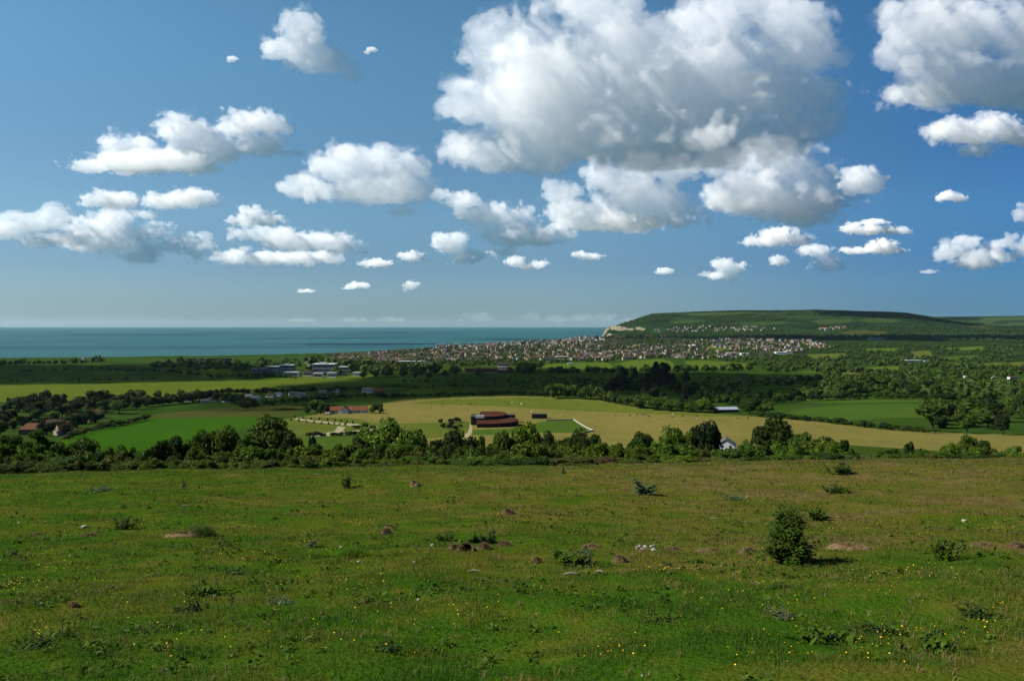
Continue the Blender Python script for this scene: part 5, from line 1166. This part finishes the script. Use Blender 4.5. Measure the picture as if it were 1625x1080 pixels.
COWS = [  # px, py, hide, pose, heading
 (702, 642, 'black', 'graze', 20), (732, 643.5, 'brown', 'graze', 160), (745, 641.5, 'black', 'graze', 200), (748, 642, 'brown', 'stand', 10), (802, 638, 'brown', 'graze', 0), (806, 641.5, 'brown', 'graze', 180), (808, 640, 'brown', 'lie', 20),
 (813, 639.5, 'white', 'graze', 0), (826, 641, 'brown', 'graze', 30), (827.5, 641.8, 'white', 'stand', 120), (831, 640.5, 'black', 'graze', 170), (838, 646, 'black', 'stand', 90), (843, 653.8, 'white', 'lie', 0),
 (976, 660.3, 'brown', 'graze', 10), (1000, 659.5, 'black', 'graze', 190), (1011, 658.6, 'black', 'graze', 0), (1019, 659, 'brown', 'stand', 180), (1022, 658, 'black', 'graze', 15), (1026, 658.5, 'brown', 'lie', 170), (1030, 661.5, 'black', 'graze', 200),
 (1067, 662.3, 'black', 'graze', 0), (1068.5, 658, 'white', 'graze', 180), (1083, 660.8, 'black', 'lie', 10), (1106, 660.8, 'black', 'graze', 180), (1106.5, 665, 'white', 'stand', 20), (1170, 664.2, 'brown', 'lie', 0), (1187, 663, 'black', 'lie', 190)]
_clump = lambda px: 'behind the museum' if px < 850 else 'in the middle of the dry field'
_pose = dict(graze='grazing', stand='standing', lie='lying down')
_cnt = {}
for px, py, hd, ps, rz in COWS:
    if ps not in _cows: _cows[ps] = cow_mesh(ps)
    if (ps, hd) not in _cows:
        m = _cows[ps].copy(); m.materials.clear(); m.materials.append(HIDE[hd]); m.polygons.foreach_set('use_smooth', [True] * len(m.polygons)); _cows[(ps, hd)] = m
    p = ground(px, py); k = (hd, ps, _clump(px)); _cnt[k] = _cnt.get(k, 0) + 1
    o = link('cow', _cows[(ps, hd)], loc=p, rz=R(rz + rnd.uniform(-25, 25)), scale=1.12)
    tag(o, f'{hd} cow {_pose[ps]} {_clump(px)}' + (f', {nth(_cnt[k])} such from the left'), 'cow', 'cattle in the dry field')
WOOD = plain('weathered_wood', (.10, .085, .065), .9, .1, var=.3)
def pole(px, py, hpx, label):
    p = ground(px, py); H = hpx * p[1] / FPX; e = link('telegraph_pole', None, loc=p, rz=.3); tag(e, label, 'telegraph pole', 'telegraph poles across the dry field')
    g = Geo(); g.add(*tube([(0, 0, -.5), (0, 0, H)], [.16, .11], 8)); link('pole', g.mesh('pole', [WOOD], True), e)
    g = Geo(); box(g, -.9, .9, -.16, -.04, H - .7, H - .55); a = link('crossarm', g.mesh('crossarm', [WOOD]), e)
    for x in (-.75, 0, .75):
        g = Geo(); g.add(*tube([(x, -.1, H - .55), (x, -.1, H - .35)], [.05, .035], 6)); link('insulator', g.mesh('insulator', [PAINT['pale']]), a)
for px, py, h, lb in [(684.5, 648, 15, 'telegraph pole farthest left in the dry field'), (755, 645.5, 14, 'telegraph pole behind the left end of the museum'), (742, 654, 11, 'shorter telegraph pole nearest the museum back'), (824, 643, 15, 'telegraph pole beside the cattle behind the museum'), (900, 653, 13, 'telegraph pole on the green strip right of the museum'), (1278, 662, 14, 'telegraph pole at the hedge left of the right hand meadow'), (1565, 716, 10, 'pole standing behind the far right clump')]:
    pole(px, py, h, lb)
def fence(pts, label, step=6, hgt=1.3):
    P = [ground(*q) for q in pts]; W = []
    for a, b in zip(P[:-1], P[1:]):
        n = max(1, int(np.linalg.norm(b - a) / step))
        W += [a + (b - a) * i / n for i in range(n)]
    W.append(P[-1]); W = [np.array([w[0], w[1], hz(w[0], w[1])]) for w in W]
    e = link('field_fence', None, loc=W[0]); tag(e, label, 'fence')
    for w in W[:100]:
        g = Geo(); d = w - W[0]; g.add(*tube([d + [0, 0, -.2], d + [0, 0, hgt]], [.09, .08], 5)); link('post', g.mesh('post', [WOOD]), e)
    for z in (.5, .85, 1.15):
        g = Geo()
        for a, b in zip(W[:-1], W[1:]): g.add(*tube([a - W[0] + [0, 0, z], b - W[0] + [0, 0, z]], [.035, .035], 4))
        link('rail', g.mesh('rail', [WOOD]), e)
fence([(655, 669), (700, 668), (745, 666.5)], 'post and rail fence running left from the museum end')
fence([(470, 662.5), (540, 664.5), (610, 669), (655, 669)], 'post and rail fence above the museum drive')
# wall round the museum lawn
def lawn_wall():
    pts = [ground(*q) for q in [(866, 667.5), (910, 666), (942, 683.5), (925, 687)]]
    g = Geo(); o0 = pts[0]
    for a, b in zip(pts[:-1], pts[1:]):
        n = max(2, int(np.linalg.norm(b - a) / 5)); t = (b - a)[:2]; t = t / np.linalg.norm(t); nn = np.array([-t[1], t[0]]) * .35
        for i in range(n):
            p, q = a + (b - a) * i / n, a + (b - a) * (i + 1) / n
            V = []
            for w in (p, q):
                z = hz(w[0], w[1])
                for s in (-1, 1):
                    for h in (-.3, 1.15): V.append((w[0] + s * nn[0] - o0[0], w[1] + s * nn[1] - o0[1], z + h - o0[2]))
            g.add(V, [[0, 1, 5, 4], [2, 6, 7, 3], [1, 3, 7, 5]] + ([[0, 2, 3, 1]] if i == 0 else []) + ([[4, 5, 7, 6]] if i == n - 1 else []))
    tag(link('lawn_wall', g.mesh('lawn_wall', [PAINT['stone']]), loc=o0), 'low pale stone wall round the green lawn right of the museum', 'wall')
lawn_wall()
HAZE = 0.6e-5
hv = [(x, y, z) for z in (-14, 330) for y in (-3200, 42200) for x in (-56000, 56000)]
hf = [[0, 2, 3, 1], [4, 5, 7, 6], [0, 1, 5, 4], [2, 6, 7, 3], [0, 4, 6, 2], [1, 3, 7, 5]]
hm = bpy.data.materials.new('haze'); hm.use_nodes = True; hm.node_tree.nodes.clear()
_o = hm.node_tree.nodes.new('ShaderNodeOutputMaterial'); _v = hm.node_tree.nodes.new('ShaderNodeVolumePrincipled')
_v.inputs['Color'].default_value = (.52, .76, .96, 1); _v.inputs['Density'].default_value = HAZE; _v.inputs['Anisotropy'].default_value = 0.2
hm.node_tree.links.new(_v.outputs[0], _o.inputs['Volume'])
tag(link('haze', mesh_np('haze', hv, hf, [hm])), kind='stuff')
# ------------------------------------------------------------------ clouds: closed lumpy bodies of scattering vapour
def surface_nets(F, origin, h):
    nx, ny, nz = F.shape
    S = F > 0
    A = [S[a:nx - 1 + a, b:ny - 1 + b, c:nz - 1 + c] for a in (0, 1) for b in (0, 1) for c in (0, 1)]
    cnt = sum(a.astype(np.int8) for a in A)
    act = (cnt > 0) & (cnt < 8)
    ci = np.argwhere(act)
    idx = -np.ones(act.shape, dtype=np.int64); idx[act] = np.arange(len(ci))
    corner = [(a, b, c) for a in (0, 1) for b in (0, 1) for c in (0, 1)]
    V = [F[ci[:, 0] + a, ci[:, 1] + b, ci[:, 2] + c] for a, b, c in corner]
    P = np.zeros((len(ci), 3), np.float32); N = np.zeros(len(ci), np.float32)
    for i in range(8):
        for j in range(i + 1, 8):
            d = np.array(corner[j]) - np.array(corner[i])
            if abs(d).sum() != 1: continue
            m = (V[i] > 0) != (V[j] > 0)
            t = V[i][m] / (V[i][m] - V[j][m])
            P[m] += np.array(corner[i], np.float32) + t[:, None] * d.astype(np.float32); N[m] += 1
    verts = (ci + P / N[:, None]) * h + np.asarray(origin)
    faces = []
    for ax in range(3):
        o1, o2 = [k for k in range(3) if k != ax]
        sl0 = [slice(1, -1)] * 3; sl1 = [slice(1, -1)] * 3
        sl0[ax] = slice(0, F.shape[ax] - 1); sl1[ax] = slice(1, F.shape[ax])
        a, b = S[tuple(sl0)], S[tuple(sl1)]
        e = np.argwhere(a != b)
        flip = b[tuple(e.T)]
        e = e.copy(); e[:, o1] += 1; e[:, o2] += 1
        q = []
        for da, db in ((0, 0), (1, 0), (1, 1), (0, 1)):
            c = e.copy(); c[:, o1] -= da; c[:, o2] -= db
            q.append(idx[c[:, 0], c[:, 1], c[:, 2]])
        q = np.stack(q, 1)
        if ax == 1: flip = ~flip
        q[flip] = q[flip][:, ::-1]
        faces.append(q)
    return verts, np.concatenate(faces)

CLOUD_LAYERS = [('cloud', .06, .06, 1.0), ('feathered_edge', .15, .16, .28), ('thin_veil', .23, .34, .06)]
cloud_mats = {}
def cloud_mat(dens):
    if dens not in cloud_mats:
        m = bpy.data.materials.new('cloud_vapour'); m.use_nodes = True
        nt = m.node_tree; nt.nodes.clear()
        out = nt.nodes.new('ShaderNodeOutputMaterial'); v = nt.nodes.new('ShaderNodeVolumeScatter')
        v.inputs['Color'].default_value = (1, 1, 1, 1); v.inputs['Density'].default_value = dens
        v.inputs['Anisotropy'].default_value = 0.0
        nt.links.new(v.outputs[0], out.inputs['Volume'])
        cloud_mats[dens] = m
    return cloud_mats[dens]

CLOUD_BASE = 1000.0
def cloud(label, base, puffs, vox=3.0, amp=0.62, dens=None, seed=0, thick=.55):
    """puffs: (px, py, rx, ry) in photograph pixels, each one a billow standing dist metres away"""
    main = [min(rx, ry * 1.25) for _, _, rx, ry in puffs]
    dist = min(900 / (LEVEL - base) * FPX, 21000)         # all cloud bases float near one height
    k = dist / FPX; c = []
    r_ = random.Random(seed * 31 + 5)
    for px, py, rx, ry in puffs:
        p = at(px, py, dist)
        y0 = dist + r_.uniform(-.35, .35) * rx * k * thick
        c.append((p[0], y0, p[2], rx * k, rx * k * thick, ry * k))
        for _ in range(3 if rx < 30 else 4 if rx < 70 else 5):                 # smaller billows budding from its top and sides
            a = r_.uniform(-.35, 3.5); f = r_.uniform(.28, .46); m = min(rx, ry * 1.25) * k * f
            c.append((p[0] + math.cos(a) * rx * k * .8, y0 + r_.uniform(-.7, .5) * rx * k * thick, p[2] + math.sin(a) * ry * k * .72, m * 1.1, m, m))
    return cloud_core(label, c, vox * .68 * k, amp, (None if dens is None else dens if dens < .001 else 'thin'), seed, float(np.median(main)) * k)
def cloud_core(label, c, h, amp, dens, seed, size=None):
    c = np.array(c)
    mg = 0.45
    lo = (c[:, :3] - c[:, 3:] * (1 + mg)).min(0) - 2 * h; hi = (c[:, :3] + c[:, 3:] * (1 + mg)).max(0) + 2 * h
    n = np.ceil((hi - lo) / h).astype(int) + 1
    X = (lo[0] + h * np.arange(n[0], dtype=np.float32))[:, None, None]
    Y = (lo[1] + h * np.arange(n[1], dtype=np.float32))[None, :, None]
    Z = (lo[2] + h * np.arange(n[2], dtype=np.float32))[None, None, :]
    size = size or float(np.median(np.minimum(c[:, 3], c[:, 5]))); big = size * 1.35
    thin = dens == 'thin'
    if thin: dens = round(.55 / size, 4); amp = amp + .16
    F = np.full(tuple(n), -9, np.float32)
    for x, y, z, a, b, d in c:
        dz = (Z - z) / d
        dz = np.where(dz < 0, dz * (1.1 if thin else 1.4), dz)
        F = np.maximum(F, 1 - np.sqrt(((X - x) / a) ** 2 + ((Y - y) / b) ** 2 + dz ** 2))
    near = F > -0.55
    ii = np.argwhere(near)
    xs, ys, zs = (lo[0] + h * ii[:, 0]), (lo[1] + h * ii[:, 1]), (lo[2] + h * ii[:, 2])
    s = 1.0 / big
    wx = vnoise(xs * s * 1.3, ys * s * 1.3, zs * s * 1.3, seed + 50) * big * .12; wz = vnoise(xs * s * 1.3 + 7, ys * s * 1.3, zs * s * 1.3, seed + 51) * big * .10
    xs, zs = xs + wx, zs + wz
    q = vnoise(xs * s, ys * s, zs * s * 1.2, seed) * .55
    w, f, t = 0.5, 2.0, 0
    while f * s * h < 0.5 and t < 7:
        n_ = vnoise(xs * s * f + 3 * t, ys * s * f, zs * s * f * 1.1, seed + 3 + t)
        q = q + w * (.62 * (2.2 * np.abs(n_) - .75) + .5 * n_ * (t > 0))
        w *= 0.72; f *= 2.1; t += 1
    hf = vnoise(xs * s * 3.1, ys * s * 3.1, zs * s * 3.1, seed + 70) + .6 * vnoise(xs * s * 7.3, ys * s * 7.3, zs * s * 7.3, seed + 71) + .4 * vnoise(xs * s * 15, ys * s * 15, zs * s * 15, seed + 72)
    if dens is None: dens = round(.6 / size, 4)
    base = np.array([c[:, 0].mean(), c[:, 1].mean(), c[:, 2].min()])
    F0 = F[near] + (amp * q - 0.12).astype(np.float32); o = None
    zt = (zs - c[:, 2].min()) / (np.ptp(c[:, 2]) + size); up = np.clip((zt + .05) / .45, 0, 1).astype(np.float32); up = up * up * (3 - 2 * up)   # ragged above, cleaner along the base
    for name, lift, ragged, k_ in CLOUD_LAYERS:
        G = np.full(F.shape, -1, np.float32); G[near] = F0 + lift * (.45 + .55 * up) + ragged * (.35 + .65 * up) * hf.astype(np.float32)
        G[[0, -1]] = -1; G[:, [0, -1]] = -1; G[:, :, [0, -1]] = -1
        v, f_ = surface_nets(G, lo, h)
        me = mesh_np(name, v - base, f_, [cloud_mat(round(dens * k_, 6))])
        if o is None: o = link('cloud', me, loc=base); tag(o, label, 'cloud', 'white clouds over the bay and hills')
        else: link(name, me, o)
    return o
cloud('biggest white and grey cloud filling the upper middle of the sky', 275, [
 (770,120,45,60),(800,70,50,50),(790,150,80,70),(860,60,60,50),(950,40,70,45),(900,110,120,90),(985,30,50,35),
 (1060,60,60,50),(1150,40,80,45),(1230,50,70,55),(1290,90,50,50),(1080,140,150,90),(1220,140,110,80),(930,180,140,70),(1050,210,160,45),(800,170,70,50),(1270,180,55,60),
 (760,235,60,30),(840,245,80,30),(730,225,30,25),(930,10,50,30),(1150,10,60,30),(1000,100,90,70),(900,228,130,42),(1140,222,130,42),(1040,246,190,32),(1265,205,70,45),(820,258,100,26),(750,250,50,26)], seed=1, vox=3.2)
cloud('small tall cloud alone in the upper left sky', 250, [(480,45,30,28),(470,80,45,38),(495,100,45,30),(530,100,30,30),(555,120,18,18),(435,85,24,18)], seed=2, vox=2)
cloud('long arched cloud on the left with a hooked right tail', 275, [(150,265,35,14),(200,235,40,28),(250,258,60,20),(300,210,45,26),(330,242,50,33),(370,200,40,22),(415,200,40,20),(415,228,45,18),(450,243,28,11),(330,268,28,11),(455,208,22,10),(260,266,110,16),(420,238,50,14)], seed=4, vox=2)
cloud('rounded heap cloud with grey base left of the sky centre', 330, [(545,275,45,40),(590,262,50,32),(630,275,45,35),(580,300,95,28),(660,305,35,28),(480,300,35,22),(640,335,30,10)], seed=3, vox=2.2)
cloud('small flat cloud above the far left cloud bank', 345, [(180,320,42,16),(150,325,22,9),(205,318,22,12)], seed=5, vox=1.6, dens=.006)
cloud('small flat cloud with ragged left end below the long arched cloud', 350, [(290,317,48,15),(315,314,28,13),(255,322,28,12),(232,341,20,8)], seed=6, vox=1.6, dens=.006)
cloud('bright cloud cut off by the left edge of the picture', 390, [(50,355,48,26),(80,350,35,22),(15,368,40,25),(85,380,60,18),(-40,370,50,25)], seed=7, vox=1.9)
cloud('thin pale ragged cloud between the left edge cloud and its smaller neighbours', 415, [(155,360,42,24),(190,385,52,26),(140,390,40,18),(215,408,40,12),(180,345,30,14)], seed=8, vox=1.8, dens=.003, amp=.8)
cloud('loose broken cloud low on the left beside the thin ragged one', 415, [(250,372,32,16),(275,388,38,16),(320,398,24,20),(245,395,22,10),(325,378,12,10)], seed=9, vox=1.7, dens=.0035, amp=.8)
cloud('little peaked cloud above the double banded cloud', 362, [(405,342,30,15),(380,350,26,9),(430,350,26,10)], seed=10, vox=1.5, dens=.006)
cloud('upper long cloud of the double banded pair low at left', 412, [(405,372,40,17),(450,380,60,17),(510,385,55,16),(550,395,35,14)], seed=11, vox=1.7, dens=.005)
cloud('lower long cloud of the double banded pair low at left', 428, [(375,408,35,14),(420,410,40,12),(480,410,48,13),(520,412,25,10)], seed=12, vox=1.7, dens=.005)
cloud('small flat cloud at the right end of the double banded pair', 424, [(598,417,26,8),(580,419,16,6)], seed=13, vox=1.3, dens=.005)
cloud('faint smudge of cloud right of the double banded pair', 422, [(655,408,18,9),(640,405,12,5),(668,415,12,6)], seed=14, vox=1.3, dens=.003, amp=.8)
cloud('soft tufted cloud hanging low left of the central ridge of cloud', 420, [(720,390,26,18),(735,408,26,13),(703,380,16,11),(764,404,10,8)], seed=15, vox=1.5, dens=.004, amp=.7)
cloud('ragged cloud running down to the right under the biggest cloud left side', 405, [(700,310,18,10),(735,322,32,17),(785,345,42,26),(800,372,38,22),(830,345,20,24),(850,378,34,22),(795,400,24,13),(885,375,28,17),(830,375,60,22),(770,340,50,16)], seed=16, vox=1.9)
cloud('domed white cloud directly beneath the biggest cloud', 365, [(890,308,32,24),(960,285,40,32),(1015,270,42,26),(1075,275,32,28),(1000,310,60,35),(940,338,70,24),(1050,320,60,30),(1095,335,30,18),(900,340,45,22),(990,350,120,20)], seed=17, vox=2.3)
cloud('smooth swelling cloud with grey underside right of the domed cloud', 352, [(1140,262,42,28),(1200,255,50,36),(1240,262,55,36),(1290,290,42,34),(1200,300,75,28),(1260,335,55,18),(1330,315,40,14),(1240,322,120,28),(1260,345,70,20)], seed=18, vox=2.3)
cloud('round puff touching the right end of the smooth swelling cloud', 325, [(1365,285,30,20),(1378,300,26,16),(1350,298,20,18),(1390,290,16,12)], seed=19, vox=1.8)
cloud('small flat based cloud under the smooth swelling cloud', 393, [(1235,375,36,17),(1205,384,30,9),(1265,384,26,11)], seed=20, vox=1.5, dens=.006)
cloud('little cloud stepping down right of the small flat based cloud', 432, [(1290,398,28,12),(1312,420,26,14),(1278,402,14,9)], seed=21, vox=1.5, dens=.005)
cloud('tiny oval cloud below the small flat based cloud', 424, [(1235,415,17,9),(1228,418,10,5)], seed=22, vox=1.2, dens=.006)
cloud('thin streaky cloud between the round puff and the flat streak', 378, [(1350,362,18,9),(1385,366,36,8),(1425,367,20,7),(1385,352,20,5)], seed=23, vox=1.4, dens=.004)
cloud('long flat streak of cloud lowest of three right of centre', 406, [(1400,392,26,11),(1360,397,26,6),(1420,398,20,6)], seed=24, vox=1.4, dens=.005)
cloud('low ragged cloud above the hill, alone at right of centre', 447, [(1150,422,20,12),(1170,425,18,10),(1145,438,26,9),(1120,436,14,6)], seed=25, vox=1.4, dens=.004)
cloud('tiny low cloud above the sea end of the hill', 437, [(1055,431,14,6),(1046,428,8,4)], seed=26, vox=1.1, dens=.005)
cloud('faint wisp of cloud low under the domed white cloud', 412, [(935,407,20,6),(920,403,12,5)], seed=27, vox=1.2, dens=.003, amp=.8)
cloud('big grey bellied cloud cut off by the upper right corner', 170, [(1430,40,42,38),(1480,50,70,60),(1560,40,80,55),(1640,60,80,70),(1425,95,38,35),(1500,110,80,40),(1600,125,70,35),(1700,90,80,60),(1500,145,110,38),(1610,145,100,36)], seed=28, vox=3)
cloud('ragged drooping cloud below the upper right corner cloud', 255, [(1555,210,65,22),(1500,208,35,14),(1600,215,50,20),(1550,240,28,13)], seed=29, vox=2.2, dens=.003, amp=.75)
cloud('tiny flat cloud alone below the ragged drooping cloud', 320, [(1508,312,24,8),(1520,315,16,5)], seed=30, vox=1.2, dens=.005)
cloud('scrap of cloud at the right edge above the low heap clouds', 350, [(1622,335,18,16),(1640,330,20,20)], seed=31, vox=1.5, dens=.004)
cloud('low heap cloud leaning left near the right edge', 438, [(1530,385,26,16),(1510,402,28,20),(1540,415,44,18),(1475,432,18,5),(1570,400,20,20)], seed=32, vox=1.6)
cloud('low heap cloud cut off by the right edge', 425, [(1600,388,22,16),(1595,408,24,15),(1635,395,30,25)], seed=33, vox=1.6)
cloud('small twin lobed cloud low between the tufted and domed clouds', 428, [(818,416,18,9),(853,420,20,8),(835,423,22,6)], seed=34, vox=1.3, dens=.005)
cloud('tiny flat cloud low over the sea at left of centre', 460, [(568,454,20,6),(555,456,12,4)], seed=35, vox=1.1, dens=.004)
cloud('tiny puff low over the sea right of the flattest one', 462, [(655,454,14,8),(650,460,12,4)], seed=36, vox=1.1, dens=.003)
cloud('scrap of cloud beside the small tall cloud', 100, [(590,80,8,5),(583,84,5,4)], seed=37, vox=1.1, dens=.006)
cloud('pale scrap of cloud left of the small tall cloud', 105, [(370,94,9,5),(364,96,5,3)], seed=38, vox=1.1, dens=.006)
cloud('tiny sliver of cloud low over the sea at left', 466, [(484,462,14,3.5)], seed=39, vox=.9, dens=.003)
cloud('line of faint distant heap clouds along the sea horizon', 512, [(760,504,26,9),(845,503,22,8),(880,506,22,6),(925,505,26,7),(960,504,22,8),(990,508,20,5),(720,508,22,4),(560,508,30,5),(620,507,26,5),(480,508,26,4)], seed=40, vox=1.4, dens=.00022, amp=.8)
# clouds riding overhead and to the left, out of the picture, whose shadows lie across the valley
def shade_cloud(label, outline, alt, n, rad, seed, dens=.0065):
    W = wpoly(outline); r = random.Random(seed); lo, hi = W.min(0), W.max(0); pts = []
    for _ in range(6000):
        if len(pts) >= n: break
        x, y = r.uniform(lo[0], hi[0]), r.uniform(lo[1], hi[1])
        if inside(W, np.array([x]), np.array([y]))[0] and all((x - a) ** 2 + (y - b) ** 2 > (rad * .55) ** 2 for a, b in pts): pts.append((x, y))
    k = (alt - 15) / SUN[2]; off = SUN * k
    # keep billows inside the outline so the shadow keeps its edge
    puffs = []
    for x, y in pts:
        dmin = min(seg_dist(x, y, W[i], W[(i + 1) % len(W)]) for i in range(len(W)))
        rr = max(min(rad, dmin * 1.15), rad * .18)
        puffs.append((x + off[0], y + off[1], alt + r.uniform(0, 30), rr, rr, min(rr * .7, 110)))
    return cloud_core(label, puffs, max(9.0, rad * .1), .25, dens, seed)
def seg_dist(x, y, a, b):
    d = b - a; t = max(0, min(1, ((x - a[0]) * d[0] + (y - a[1]) * d[1]) / (d @ d + 1e-9))); return math.hypot(x - a[0] - t * d[0], y - a[1] - t * d[1])
shade_cloud('cloud overhead whose shadow darkens the middle of the valley', [(330, 634), (425, 621), (470, 608), (560, 600), (640, 590), (850, 584), (1000, 591), (1240, 593), (1290, 606), (1260, 640), (1180, 648), (1110, 640), (1000, 630), (940, 631), (850, 626), (740, 628), (640, 632), (560, 642), (480, 650), (380, 652), (230, 655), (180, 648)], 1250, 130, 120, 3)
shade_cloud('cloud overhead left whose shadow darkens the far marsh', [(-300, 582), (0, 579), (250, 576), (400, 585), (470, 597), (400, 602), (300, 604.5), (200, 607), (0, 610), (-300, 611)], 1250, 70, 120, 4)
print('objects', len(scene.objects))
